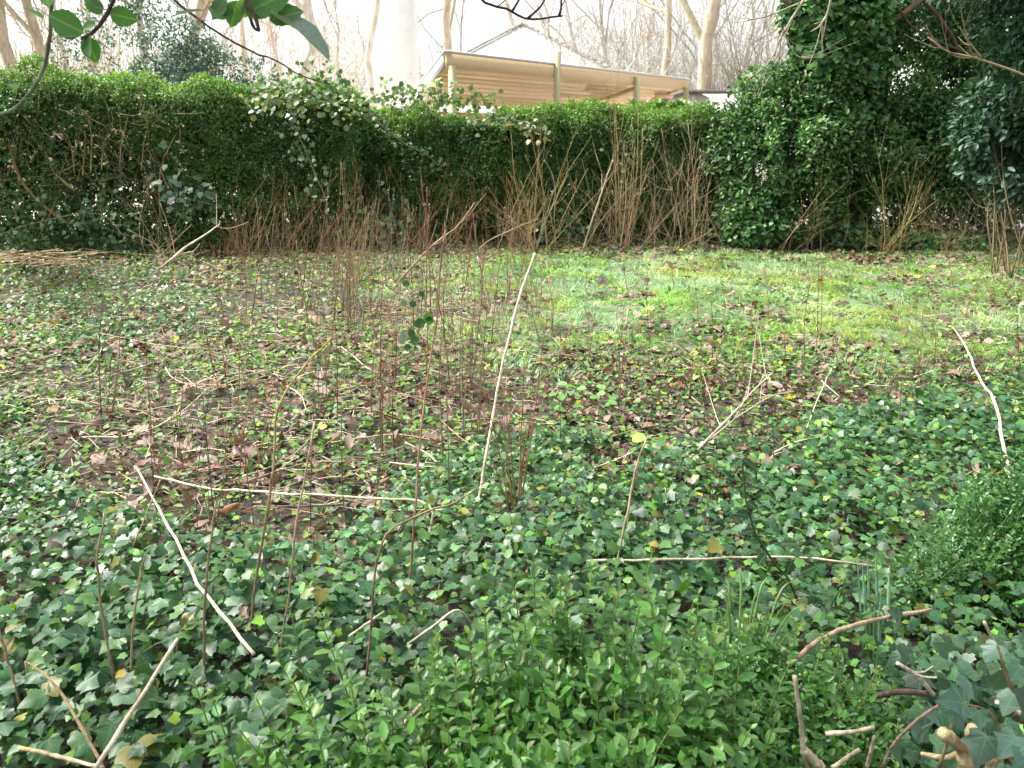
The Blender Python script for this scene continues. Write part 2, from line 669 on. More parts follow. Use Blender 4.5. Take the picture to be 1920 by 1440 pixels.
# ------------------------------------------------------------------ where what grows (layout of the plot)
def fields(X, Y):
    """cover fields of the plot on ground points, described by the photo's ground layout"""
    P = np.stack([X, Y], -1)
    px, py, _ = to_px(np.stack([X, Y, np.zeros_like(X)], -1))
    n1 = vnoise(P, 1.1, 11) - .5
    n2 = vnoise(P, 3.0, 12) - .5
    wob = n1 * 110 + n2 * 60
    grass = smoothstep(520, 1060, px + n1 * 300) * smoothstep(455, 500, py + n2 * 40) * (1 - smoothstep(600, 740, py + wob + np.maximum(0, 1000 - px) * .15))
    grass = grass * (1 - smoothstep(1700, 2100, px + n1 * 200) * .7) * smoothstep(.18, .48, vnoise(P, 2.2, 13) * .55 + vnoise(P, 6.0, 14) * .45)
    thr = np.interp(px, [-400, 0, 300, 560, 800, 1000, 1200, 1500, 2000, 2400], [720, 760, 960, 1010, 930, 800, 780, 770, 700, 650])
    ivy = smoothstep(-190, 170, py - thr + wob * 1.6)
    ul = (1 - smoothstep(260, 520, px + n1 * 150)) * (1 - smoothstep(600, 760, py + wob))
    ivy = np.maximum(ivy, .75 * ul)
    hedgefoot = (1 - smoothstep(455, 485, py)) * smoothstep(1300, 1500, px)
    ivy = np.maximum(ivy, .6 * hedgefoot)
    ivy = np.maximum(ivy, .30 + .3 * n1 + .4 * n2 - .45 * grass)
    ivy = np.clip(ivy, 0, 1) * smoothstep(.16, .52, vnoise(P, 2.6, 15) * .5 + vnoise(P, 7, 16) * .5 + .22 * smoothstep(850, 1150, py))
    herb = np.clip(.62 - .2 * grass + n1 * .8, 0, 1) * (1 - .75 * smoothstep(840, 1060, py))
    return grass, ivy, herb, px, py


ground_sheet()


def sample(n, y0, y1, pad=.9, power=1.0):
    Y = y0 + (y1 - y0) * rng.random(n) ** power
    W = Y * .72 + pad
    X = (rng.random(n) * 2 - 1) * W
    keep = rng.random(n) < W / (y1 * .72 + pad)
    return X[keep], Y[keep]


def near_view(pos, m=60):
    px, py, d = to_px(pos)
    return (px > -m) & (px < 1920 + m) & (py > -m) & (py < 1440 + m), d, px, py


def leaf_parts(parent, tpls, mat, pos, ydir, nrm, scale, which, cols, pool, name='leaf', jitter_z=True):
    """each leaf in `which` becomes its own object below parent, meshes shared from a small pool"""
    keys = {}
    pl = np.array(parent.location)
    for i in which:
        ti = int(rng.integers(len(tpls)))
        ci = int(rng.integers(pool))
        if (ti, ci) not in keys:
            TV, TT = tpls[ti]
            keys[ti, ci] = make_mesh(name, TV, TT, mat, np.tile(cols[which[ci % len(which)]], (len(TV), 1)), TV[:, :2], True)
        o = link(name, keys[ti, ci], parent)
        o.matrix_basis = matrix_for(pos[i] - pl, ydir[i], nrm[i], float(scale[i]))


# ------------------------------------------------------------------ ivy carpet
def ivy_carpet():
    parts_pos = []
    for (y0, y1, dens, s0, s1) in ((.7, 2.6, 2250, .020, .056), (2.6, 4.4, 2300, .020, .050), (4.4, 7.5, 1250, .02, .042), (7.5, 13.0, 480, .026, .050)):
        area = (y1 - y0) * 2 * (y1 * .72 + .9)
        X, Y = sample(int(area * dens), y0, y1)
        g, ivy, herb, px, py = fields(X, Y)
        k = (rng.random(len(X)) < ivy ** 1.3) & (py < 1560) & (px > -260) & (px < 2180)
        parts_pos.append((X[k], Y[k], ivy[k], s0 + (s1 - s0) * rng.random(k.sum()) ** 1.6, py[k]))
    X, Y, I, S, PY = [np.concatenate(a) for a in zip(*parts_pos)]
    n = len(X)
    big = vnoise(np.stack([X, Y], -1), 1.6, 21)
    S = S * (.68 + .6 * big) * np.where(I < .5, .72, 1)
    near = smoothstep(950, 1250, PY)
    S = S * (1 + .12 * near)
    Z = gz(X, Y) + .015 + (.02 + .17 * smoothstep(.4, 1, I)) * rng.random(n) ** .8 + .04 * near
    pos = np.stack([X, Y, Z], -1)
    ydir = np.stack([rng.normal(0, 1, n), rng.normal(-.55, .9, n), rng.normal(-.12, .25, n)], -1)
    nrm = np.stack([rng.normal(0, .5, n), rng.normal(-.2, .5, n), np.ones(n)], -1)
    c = pick([(.032, .105, .046), (.042, .125, .042), (.060, .160, .036), (.022, .075, .036), (.10, .21, .03), (.13, .14, .03)], n, [.30, .26, .20, .17, .05, .02])
    young = (S < .032)[:, None]
    c = np.where(young & (rng.random((n, 1)) < .5), c * [1.9, 1.6, 1.1], c)
    c = vary(c, n, .26, .08) * [.95, .9, .8]
    root = empty('ivy_ground_cover', (0, 3, 0))
    tag(root, 'ivy carpet with lobed dark green leaves covering the garden floor', 'ivy')
    vis, d, px, py = near_view(pos, 0)
    open_sky = vis & ~((px > 620) & (px < 1760) & (py > 1130))
    size = np.where(open_sky, S / d * (.5 + Z * 3), 0)
    order = np.argsort(-size)
    take = order[:300]
    leaf_parts(root, IVY_FINE, M_IVY, pos, ydir, nrm, S, take, c, 10)
    rest = np.ones(n, bool)
    rest[take] = False
    idx = np.where(rest)[0]
    bag = Bag()
    sel = rng.integers(len(IVY), size=len(idx))
    for t in range(len(IVY)):
        for lo, hi, tp in ((0, 1.75, IVY_FINE), (1.75, 2.2, IVY), (2.2, 3.5, IVY_FLAT), (3.5, 99, [FIVE])):
            q = idx[(sel == t) & (pos[idx, 1] >= lo) & (pos[idx, 1] < hi)]
            if len(q):
                scatter(tp[t % len(tp)], pos[q], ydir[q], nrm[q], S[q], c[q], bag)
    tag(bag.build('foliage', M_IVY, root, True), kind='stuff')
    # creeping stems between the leaves
    m = 420
    X, Y = sample(m * 6, 1.0, 7, .5)
    g, ivy, herb, _, _ = fields(X, Y)
    k = np.where(ivy > .4)[0][:m]
    a = rng.random(len(k)) * 6.28
    t = np.linspace(0, 1, 6)[None, :, None]
    L = rng.uniform(.15, .5, len(k))[:, None, None]
    bend = rng.normal(0, .12, (len(k), 1, 3))
    P = np.stack([X[k], Y[k], gz(X[k], Y[k]) + .02], -1)[:, None] + np.stack([np.cos(a), np.sin(a), 0 * a], -1)[:, None] * L * t + bend * np.sin(t * 3.1) * [1, 1, .5]
    V, T = tubes(P, np.full(P.shape[:2], .0016), 3)
    tag(build('runner', V, T, M_STEM, np.tile([.09, .07, .035], (len(V), 1)), None, root), kind='stuff')


ivy_carpet()

# ------------------------------------------------------------------ small bright herbs
def herbs():
    X, Y = sample(95000, 2.4, 12.5)
    X2, Y2 = sample(30000, 2.6, 6.5)
    X, Y = np.concatenate([X, X2]), np.concatenate([Y, Y2])
    g, ivy, herb, px, py = fields(X, Y)
    k = rng.random(len(X)) < herb * .75
    X, Y, g = X[k], Y[k], g[k]
    n = len(X)
    pos = np.stack([X, Y, gz(X, Y) + .03 + .05 * rng.random(n) ** 1.5], -1)
    ydir = np.stack([rng.normal(0, 1, n), rng.normal(0, 1, n), rng.normal(.15, .3, n)], -1)
    nrm = np.stack([rng.normal(0, .4, n), rng.normal(-.1, .4, n), np.ones(n)], -1)
    c = vary(pick([(.12, .24, .045), (.085, .19, .045), (.18, .28, .06), (.06, .14, .045)], n), n, .2, .08)
    b = Bag()
    s = rng.uniform(.014, .040, n) * (1 + .05 * Y)
    h = rng.random(n) < .5
    scatter(QUADL, pos[h], ydir[h], nrm[h], s[h] * 1.25, c[h], b)
    scatter((QUADL[0] * [1.7, 1, 1], QUADL[1]), pos[~h], ydir[~h], nrm[~h], s[~h], c[~h], b)
    tag(b.build('seedling_ground_cover', M_HERB), 'low bright green seedlings and creeping weeds between the dead leaves', 'weeds', kind='stuff')


herbs()

# ------------------------------------------------------------------ grass
def grass():
    X, Y = sample(640000, 4.6, 12.3)
    g, ivy, herb, px, py = fields(X, Y)
    P = np.stack([X, Y], -1)
    tuft = vnoise(P, 5.5, 31)
    k = rng.random(len(X)) < g * smoothstep(.1, .7, tuft) * .95 + .004
    X, Y, g, tuft = X[k], Y[k], g[k], tuft[k]
    n = len(X)
    P = np.stack([X, Y], -1)
    pos = np.stack([X, Y, gz(X, Y)], -1)
    a = vnoise(P, 1.4, 32) * 9 + rng.normal(0, .7, n)
    lean = rng.uniform(.35, 1.3, n)
    ydir = np.stack([np.cos(a) * lean, np.sin(a) * lean, np.ones(n)], -1)
    nrm = np.stack([-np.cos(a), -np.sin(a), np.ones(n) * .8], -1) + rng.normal(0, .2, (n, 3))
    warm = smoothstep(.35, .7, vnoise(P, 1.0, 33) + rng.normal(0, .08, n))[:, None]
    c = np.array([.21, .36, .19]) * (1 - warm) + np.array([.30, .38, .19]) * warm
    straw = rng.random(n) < .12
    c[straw] = (.50, .44, .25)
    c = vary(c, n, .2, .06)
    s = rng.uniform(.04, .10, n) * (.6 + .6 * tuft)
    b = Bag()
    tpl = (BLADE[0] * [1.4, 1, 1], BLADE[1])
    scatter(tpl, pos, ydir, nrm, s, c, b)
    tag(b.build('grass_patch', M_GRASS), 'pale mossy grass growing in the sunny patch before the hedge', 'grass', kind='stuff')


grass()

# ------------------------------------------------------------------ fallen leaves
def fallen_leaves():
    cols = [(.12, .07, .05), (.18, .115, .085), (.22, .155, .13), (.07, .042, .034), (.29, .225, .19), (.19, .08, .035), (.05, .037, .035), (.60, .48, .06)]
    pr = [.21, .18, .20, .145, .11, .045, .105, .005]
    X, Y = sample(105000, 1.5, 12.6, .7)
    X2, Y2 = sample(26000, 2.3, 6.0, .5)
    X, Y = np.concatenate([X, X2]), np.concatenate([Y, Y2])
    g, ivy, herb, px, py = fields(X, Y)
    foot = 1 - smoothstep(470, 520, py)
    dens = np.clip(.36 - .22 * g + .5 * foot - .22 * smoothstep(.5, 1, ivy), .04, 1) * (.1 + 1.5 * smoothstep(.25, .8, vnoise(np.stack([X, Y], -1), 2.3, 41)))
    k = rng.random(len(X)) < dens * .9
    X, Y, ivy = X[k], Y[k], ivy[k]
    n = len(X)
    Z = gz(X, Y) + .008 + .03 * rng.random(n) + .05 * ivy * rng.random(n)
    pos = np.stack([X, Y, Z], -1)
    ydir = np.stack([rng.normal(0, 1, n), rng.normal(0, 1, n), rng.normal(0, .22, n)], -1)
    nrm = np.stack([rng.normal(0, .35, n), rng.normal(-.1, .35, n), np.ones(n)], -1)
    c = vary(pick(cols, n, pr), n, .2, .07)
    S = rng.uniform(.03, .085, n) * np.where(Y < 5.5, .9, 1)
    b = Bag()
    sel = rng.integers(len(DEAD), size=n)
    scatter(DEADQ, *[v[Y >= 5.5] for v in (pos, ydir, nrm, S * 1.15, c)], b)
    for t in range(len(DEAD)):
        q = (sel == t) & (Y < 5.5)
        scatter(DEAD[t], pos[q], ydir[q], nrm[q], S[q], c[q], b)
    tag(b.build('leaf_litter', M_DEAD), 'litter of small brown dead leaves spread over the soil', 'leaf litter', kind='stuff')
    # the largest ones singly
    meshes = {}
    def piece(px_, py_, s, ci, label, group, lift=.05):
        p = on_ground(px_, py_)
        t = int(rng.integers(len(DEAD)))
        if (t, ci) not in meshes:
            TV, TT = DEAD[t]
            meshes[t, ci] = make_mesh('fallen_leaf', TV, TT, M_DEAD, np.tile(cols[ci], (len(TV), 1)), TV[:, :2], True)
        o = link('fallen_leaf', meshes[t, ci])
        p[2] = float(gz(p[0], p[1])) + lift
        o.matrix_world = matrix_for(p, (rng.normal(), rng.normal(), rng.normal(0, .3)), (rng.normal(0, .4), rng.normal(-.25, .4), 1), s)
        tag(o, label, 'leaf', group)
    # curled heap in the middle, litter zone, ivy zone
    cnt = 0
    while cnt < 288:
        x, y = rng.uniform(0, 1920), 500 + 620 * rng.random() ** 1.2
        p = on_ground(x, y)
        gg, iv, he, _, _ = fields(np.array([p[0]]), np.array([p[1]]))
        w = .8 - .55 * gg[0] - .6 * smoothstep(.5, 1, iv[0])
        if 650 < y < 900 and 330 < x < 1000:
            w += .35
        if rng.random() > w:
            continue
        ci = int(rng.choice(8, p=pr))
        if ci == 7:
            ci = 1
        hue = ['brown', 'light brown', 'pale mauve', 'dark brown', 'pale buff', 'rusty orange', 'blackish'][ci]
        side = 'left' if x < 640 else ('middle' if x < 1280 else 'right')
        dist = 'far' if y < 620 else ('halfway back' if y < 800 else 'near')
        if iv[0] > .6:
            piece(x, y, rng.uniform(.055, .095), ci, f'{hue} dead leaf lying on top of the {side} ivy, {dist}', f'{hue} leaves on the {side} ivy, {dist}', .09)
        elif gg[0] > .35:
            piece(x, y, rng.uniform(.06, .10), ci, f'{hue} dead leaf lying on the {side} grass, {dist}', f'{hue} leaves on the {side} grass, {dist}', .055)
        else:
            piece(x, y, rng.uniform(.05, .11), ci, f'curled {hue} dead leaf lying on the {side} bare litter, {dist}', f'{hue} leaves on the {side} litter, {dist}', .065)
        cnt += 1
    for x, y in ((435, 617), (502, 614), (715, 680), (560, 640), (690, 545), (700, 590), (1010, 695), (1475, 672), (1345, 706), (910, 705), (100, 632), (600, 480 + 340)):
        piece(x, y, .055, 7, 'small bright yellow fallen leaf on the ground', 'yellow fallen leaves', .05)


fallen_leaves()

# ------------------------------------------------------------------ bare stems and sticks
PALE = np.array([.50, .43, .32])
TAN = np.array([.32, .235, .15])
RED = np.array([.20, .085, .055])
OLIVE = np.array([.19, .15, .06])
GREY = np.array([.22, .20, .18])
DARK = np.array([.05, .035, .028])


def stick(name, pts, r0, r1, c0, c1, label, cat, group=None, n=14, sides=6, twigs=0, parent=None, knots=True, tw_len=.12):
    P = curve(pts, n)
    L = np.linalg.norm(P[-1] - P[0])
    P[1:-1] += rng.normal(0, .0018 * min(1.5, L), (n - 2, 3))
    t = np.linspace(0, 1, n)
    R = (r0 + (r1 - r0) * t) * (.9 if parent is None else 1)
    if knots:
        R = R * (1 + .16 * (rng.random(n) < .3))
    if name == 'stub':
        R = R * rng.uniform(.8, 1.2, n)
    bag = Bag()
    V, T = tubes(P, R, sides, True)
    cc = np.repeat(c0 + (c1 - c0) * np.concatenate([[0], t, [1]])[:, None], sides, 0)
    ringv = np.repeat(1 + .22 * rng.normal(size=(len(cc) // sides, 1)), sides, 0).clip(.55, 1.5)
    bag.add(V, T, cc * ringv)
    for i in range(twigs):
        k = int(rng.integers(n // 4, n - 1))
        d = unit(P[min(k + 1, n - 1)] - P[k - 1])
        s = unit(d * rng.uniform(.6, 1.3) + rdir(1)[0] * .75)
        q = curve([P[k], P[k] + s * tw_len * .5 * rng.uniform(.5, 1.2), P[k] + (s + [0, 0, .25]) * tw_len * rng.uniform(.6, 1.4)], 5)
        V, T = tubes(q, np.linspace(R[k] * .6, max(r1 * .4, .0006), 5), 4)
        bag.add(V, T, c1)
    o_parent = parent
    if o_parent is None:
        base = P[0].copy()
        o = None
        V = np.concatenate(bag.V) - base
        me = make_mesh(name, V, np.concatenate(bag.T), M_STEM, np.concatenate(bag.C), None, True)
        o = link(name, me)
        o.location = base
        tag(o, label, cat, group)
    else:
        o = bag.build(name, M_STUMP if name == 'stub' else M_STEM, o_parent, True)
    return o


def upright(pix, lean=0.0, h0=0.0):
    """pixel list, first one on the ground; the rest stand above it, drifting in depth"""
    B = on_ground(*pix[0])
    B[2] = float(gz(B[0], B[1])) - .01
    n = len(pix)
    out = [B]
    span = max(pix[0][1] - min(q[1] for q in pix), 40)
    for i in range(1, n):
        out.append(at_y(*pix[i], B[1] + lean * (pix[0][1] - pix[i][1]) / span))
    return out


def lying(pix, hs):
    return [on_ground(x, y, h) for (x, y), h in zip(pix, hs)]


def stick_zone(x, y):
    a = 'far left litter' if x < 250 else ('left litter' if x < 520 else ('litter left of the tallest pale stalk' if x < 930 else ('ground right of the tallest pale stalk' if x < 1400 else 'ground on the right side')))
    b = 'back of the ' if y < 680 else ('middle of the ' if y < 820 else 'front of the ')
    return 'dry fallen stick lying at the ' + b + a, 'fallen sticks, ' + b + a


def traced_sticks():
    S = 'stalk'
    stick('dry_stalk', upright([(885, 1000), (912, 850), (935, 720), (965, 590), (1003, 475)], .7), .0085, .0065, PALE, PALE * 1.05,
          'tallest pale dry stalk leaning right across the middle of the garden', S, n=20)
    stick('dead_branch', upright([(1088, 478), (1010, 445), (1040, 372), (1035, 325), (1020, 300)], .2)[1:], .012, .006, GREY, GREY * .8,
          'crooked grey dead branch standing against the hedge above the tall pale stalk', 'branch')
    stick('dry_stalk', upright([(765, 1192), (772, 1040), (790, 800), (812, 640), (835, 430)], .25), .005, .003, TAN * 1.15, RED * 1.5,
          'slender greyish stalk rising from the ivy left of the tallest pale stalk', S, n=20)
    stick('dry_stalk', upright([(475, 1340), (472, 1150), (500, 960), (513, 870), (520, 770), (560, 700), (622, 632)], .45), .005, .003, DARK * 1.5, OLIVE * 2.2,
          'tall curving stalk with dark foot and greenish arching tip', S, n=22)
    stick('bent_stalk', lying([(808, 1012), (800, 944), (690, 935), (560, 926), (450, 921), (370, 912), (290, 893)], (.08, .20, .20, .20, .18, .16, .15)), .0055, .0045, PALE, PALE * 1.1,
          'long pale stalk lying almost level, snapped down at its right end', S, n=26)
    stick('dry_stalk', lying([(476, 1226), (385, 1110), (320, 995), (258, 880)], (.25, .25, .22, .19)), .0058, .0045, PALE, PALE * 1.1,
          'straight pale stalk slanting down to the right over the ivy', S)
    stick('bent_stalk', lying([(178, 1442), (250, 1330), (300, 1250), (333, 1198)], (.30, .31, .32, .34)), .0062, .005, PALE * 1.15, PALE * 1.1,
          'bone pale snapped stalk slanting up right in the bottom left ivy', S)
    stick('dry_stalk', upright([(329, 1300), (331, 1240), (333, 1202)], 0), .004, .0035, TAN, PALE, 'short upright stub under the tip of the snapped pale stalk', S)
    stick('dry_stalk', lying([(195, 1442), (140, 1340), (95, 1275), (52, 1242)], (.2, .28, .32, .34)), .0045, .003, TAN, OLIVE * 1.4, 'brown arching stalk in the bottom left corner', S)
    stick('dry_stalk', upright([(72, 1445), (40, 1330), (15, 1240), (-8, 1170)], .1), .0045, .003, TAN, TAN, 'brown stalk leaning out of the left edge of the ivy', S)
    stick('dry_stalk', upright([(68, 1395), (60, 1320), (48, 1240)], 0), .004, .003, DARK * 2, TAN, 'short dark stub beside the brown arching stalk', S)
    stick('dry_stalk', upright([(252, 1442), (225, 1330), (205, 1220), (188, 1130), (183, 1040), (196, 960)], .2), .0042, .0028, DARK * 2, TAN,
          'dark footed stalk rising left of the snapped pale stalk', S, n=18)
    stick('dry_stalk', upright([(257, 1412), (247, 1300), (250, 1180), (262, 1080), (272, 1045)], .1), .0035, .0025, TAN, TAN * .8, 'thin straight brown stalk crossing the snapped pale stalk', S)
    stick('dry_stalk', upright([(380, 1435), (381, 1280), (386, 1110), (396, 1000), (405, 940)], .2), .004, .003, DARK * 2.2, TAN, 'straight brown stalk crossing the slanting pale stalk', S, n=18)
    stick('dry_stalk', upright([(510, 1390), (520, 1270), (543, 1100), (560, 960), (590, 790)], .3), .004, .0028, DARK * 2.2, TAN * 1.2, 'brown speckled stalk left of the box shrub shoots', S, n=18)
    stick('arching_cane', upright([(680, 1442), (690, 1250), (700, 1090), (716, 1020), (745, 985), (800, 960), (850, 944), (892, 915)], .25), .0042, .0028, DARK * 2.4, OLIVE * 1.9,
          'arching cane bending to the right over the middle ivy', 'cane', n=24)
    stick('dry_stalk', upright([(798, 1205), (822, 1105), (846, 1060), (862, 1048)], .1), .0025, .0018, TAN * 1.2, PALE, 'short thin curved stalk in the middle ivy', S)
    stick('dry_stalk', upright([(1138, 1155), (1160, 1040), (1180, 940), (1195, 870), (1212, 820)], .25), .0048, .0035, TAN, TAN * 1.2, 'brown stalk standing right of the middle in the ivy', S)
    stick('dead_branch', lying([(1893, 890), (1880, 830), (1868, 762), (1845, 722), (1828, 690), (1808, 645), (1785, 612)], (.10, .16, .2, .2, .2, .22, .26)), .009, .005, PALE * .95, PALE * 1.15,
          'long pale crooked branch near the right edge', 'branch', n=20)
    stick('dead_branch', lying([(1285, 868), (1330, 820), (1370, 780), (1410, 735), (1450, 697)], (.05, .1, .13, .15, .17)), .008, .003, PALE * .85, PALE,
          'pale bundle stick slanting up right beside the grass', 'branch', twigs=5, tw_len=.3)
    stick('dead_branch', lying([(1290, 862), (1345, 812), (1400, 770), (1450, 742), (1490, 735)], (.06, .08, .08, .07, .06)), .006, .003, TAN, PALE * .9,
          'thinner brown stick lying beside the pale bundle stick', 'branch', twigs=4, tw_len=.25)
    stick('dead_branch', lying([(1448, 855), (1500, 825), (1545, 720), (1560, 690)], (.05, .06, .1, .14)), .004, .003, PALE * .8, PALE, 'thin stick leaning up behind the right ivy', 'branch')
    stick('dead_branch', lying([(1450, 850), (1490, 830), (1545, 818)], (.08, .08, .09)), .006, .004, PALE, PALE, 'short pale stick lying on the right ivy', 'branch')
    stick('dead_branch', lying([(1480, 1245), (1530, 1205), (1580, 1180), (1650, 1160), (1745, 1143)], (.3, .31, .3, .27, .22)), .0075, .0055, TAN * 1.1, TAN * 1.3,
          'brown branch lying over the daffodil leaves', 'branch', n=18)
    stick('dead_branch', lying([(1100, 1052), (1200, 1050), (1320, 1048), (1450, 1044), (1545, 1050), (1640, 1062)], (.18, .21, .22, .22, .22, .2)), .005, .0035, PALE * .85, PALE,
          'long pale stick lying level behind the box shrub', 'branch', n=18)
    stick('dead_branch', lying([(1062, 905), (1110, 880), (1160, 860), (1190, 846)], (.06, .08, .1, .12)), .004, .003, TAN * 1.3, PALE, 'short pale stick slanting beside the middle ivy', 'branch')
    stick('dead_branch', lying([(36, 1402), (100, 1416), (195, 1440)], (.27, .27, .27)), .005, .004, OLIVE * 2.2, PALE, 'yellowish stick lying in the bottom left corner ivy', 'branch')
    stick('bent_stalk', lying([(768, 1206), (812, 1175), (856, 1144), (884, 1168)], (.24, .28, .31, .25)), .0042, .0038, PALE, PALE * 1.05, 'pale kinked stalk at the edge of the box shrub', S)
    stick('dead_branch', lying([(654, 1194), (690, 1168), (720, 1147)], (.25, .26, .27)), .004, .003, PALE * 1.1, PALE, 'tiny white stick lying on the middle ivy', 'branch')
    stick('dead_branch', lying([(728, 1388), (790, 1322), (840, 1275), (890, 1235)], (.36, .4, .42, .44)), .005, .004, TAN * 1.3, PALE, 'pale stick slanting through the box shrub shoots', 'branch')
    stick('dry_stalk', upright([(1092, 474), (1108, 420), (1132, 350), (1140, 325), (1150, 300)], .1), .014, .006, PALE, PALE, 'pale forked stalk standing before the hedge', S, twigs=3, tw_len=.25)
    stick('dead_branch', lying([(303, 502), (345, 466), (385, 440), (412, 420)], (.1, .28, .4, .5)), .016, .008, PALE * 1.1, PALE * 1.15, 'bright pale forked branch lying before the left hedge', 'branch', twigs=4, tw_len=.35)
    stick('dead_branch', upright([(885, 495), (905, 460), (950, 435), (1010, 410)], -.2), .012, .006, TAN, TAN * 1.2, 'brown branch leaning right against the foot of the hedge', 'branch')
    stick('dead_branch', upright([(745, 525), (790, 480), (830, 445), (860, 422), (890, 380)], .2), .013, .007, TAN * 1.4, TAN, 'orange brown broken branch slanting before the hedge', 'branch', twigs=3, tw_len=.3)
    stick('dead_branch', upright([(925, 395), (900, 360), (875, 320), (872, 300)], 0)[1:], .01, .006, TAN * 1.1, TAN, 'bare branch slanting against the middle hedge', 'branch')
    stick('dry_stalk', lying([(798, 945), (804, 985), (809, 1020)], (.14, .09, .02)), .0058, .0055, PALE, PALE, 'short pale upright stub at the end of the level stalk', S)
    stick('dry_stalk', upright([(212, 1130), (205, 1110), (255, 1010), (300, 900)], .1)[1:], .003, .002, TAN, TAN, 'thin brown stem left of the slanting pale stalk', S)
    # fallen sticks in the left litter
    tr = [[(30, 660), (130, 640), (195, 625)], [(190, 625), (300, 648), (420, 655), (520, 640)], [(150, 705), (190, 655), (178, 620)], [(0, 900), (60, 800), (120, 720)],
          [(115, 860), (165, 800), (215, 720)], [(150, 820), (250, 815), (330, 780), (420, 705)], [(330, 718), (430, 722), (520, 708)], [(310, 690), (330, 712), (400, 735)],
          [(375, 745), (420, 680), (415, 642)], [(440, 770), (560, 745), (700, 720)], [(370, 745), (470, 702), (580, 680), (690, 665)], [(620, 830), (740, 815), (830, 830)],
          [(440, 900), (540, 860), (600, 800)], [(470, 900), (570, 870), (650, 865)], [(0, 970), (80, 973), (160, 960)], [(0, 908), (60, 905), (110, 900)],
          [(640, 740), (720, 710), (780, 705)], [(760, 830), (800, 850), (822, 870)], [(380, 490), (430, 510), (470, 512)], [(130, 590), (200, 570), (290, 555)],
          [(640, 650), (690, 690), (720, 705)], [(170, 510), (215, 490), (300, 450)], [(860, 935), (890, 920), (930, 890)], [(200, 760), (260, 770), (300, 790)],
          [(520, 950), (640, 945), (700, 930)], [(60, 760), (110, 748), (160, 755)], [(260, 600), (320, 590), (420, 580)], [(150, 720), (260, 690), (370, 650)],
          [(1620, 850), (1660, 880), (1690, 900)], [(1500, 940), (1560, 955), (1620, 965)], [(1690, 980), (1720, 960), (1740, 945)], [(1280, 670), (1330, 690), (1420, 680)],
          [(1640, 780), (1700, 760), (1790, 740)], [(640, 590), (690, 560), (740, 550)], [(800, 690), (860, 710), (900, 690)]]
    for i, p in enumerate(tr):
        hs = [.04 + .06 * rng.random() for _ in p]
        c = [PALE, TAN * 1.3, PALE * .85, TAN, GREY][i % 5] * rng.uniform(.8, 1.1)
        r = rng.uniform(.0032, .006)
        stick('fallen_stick', lying(p, hs), r, r * .7, c, c * 1.05, stick_zone(*p[0])[0], 'stick', stick_zone(*p[0])[1], twigs=int(rng.integers(0, 2)), tw_len=.15)
    for i in range(130):
        x = rng.uniform(20, 900) if i < 95 else rng.uniform(900, 1900)
        y = rng.uniform(560, 960)
        a = rng.normal(0, .5)
        L = rng.uniform(25, 150) * (y / 800)
        p = [(x, y), (x + L * math.cos(a) * .5, y - L * math.sin(a) * .25 + rng.normal(0, 4)), (x + L * math.cos(a), y - L * math.sin(a) * .5)]
        c = [PALE, TAN, GREY, TAN * 1.3][i % 4] * rng.uniform(.7, 1.1)
        r = rng.uniform(.0018, .004)
        stick('fallen_stick', lying(p, [.03 + .07 * rng.random() for _ in p]), r, r * .6, c, c, stick_zone(*p[0])[0], 'stick', stick_zone(*p[0])[1], n=8, sides=5)
    stick('mossy_branch', lying([(190, 765), (235, 775), (280, 790), (300, 805)], (.04, .05, .04, .03)), .011, .008, OLIVE * .7, DARK, 'short dark mossy branch lying in the left litter', 'branch')
    stick('rotting_branch', lying([(400, 790), (520, 778), (660, 772), (760, 776)], (.02, .025, .02, .02)), .014, .010, DARK * 1.6, DARK * 2, 'dark rotting branch lying level in the left litter', 'branch')


traced_sticks()


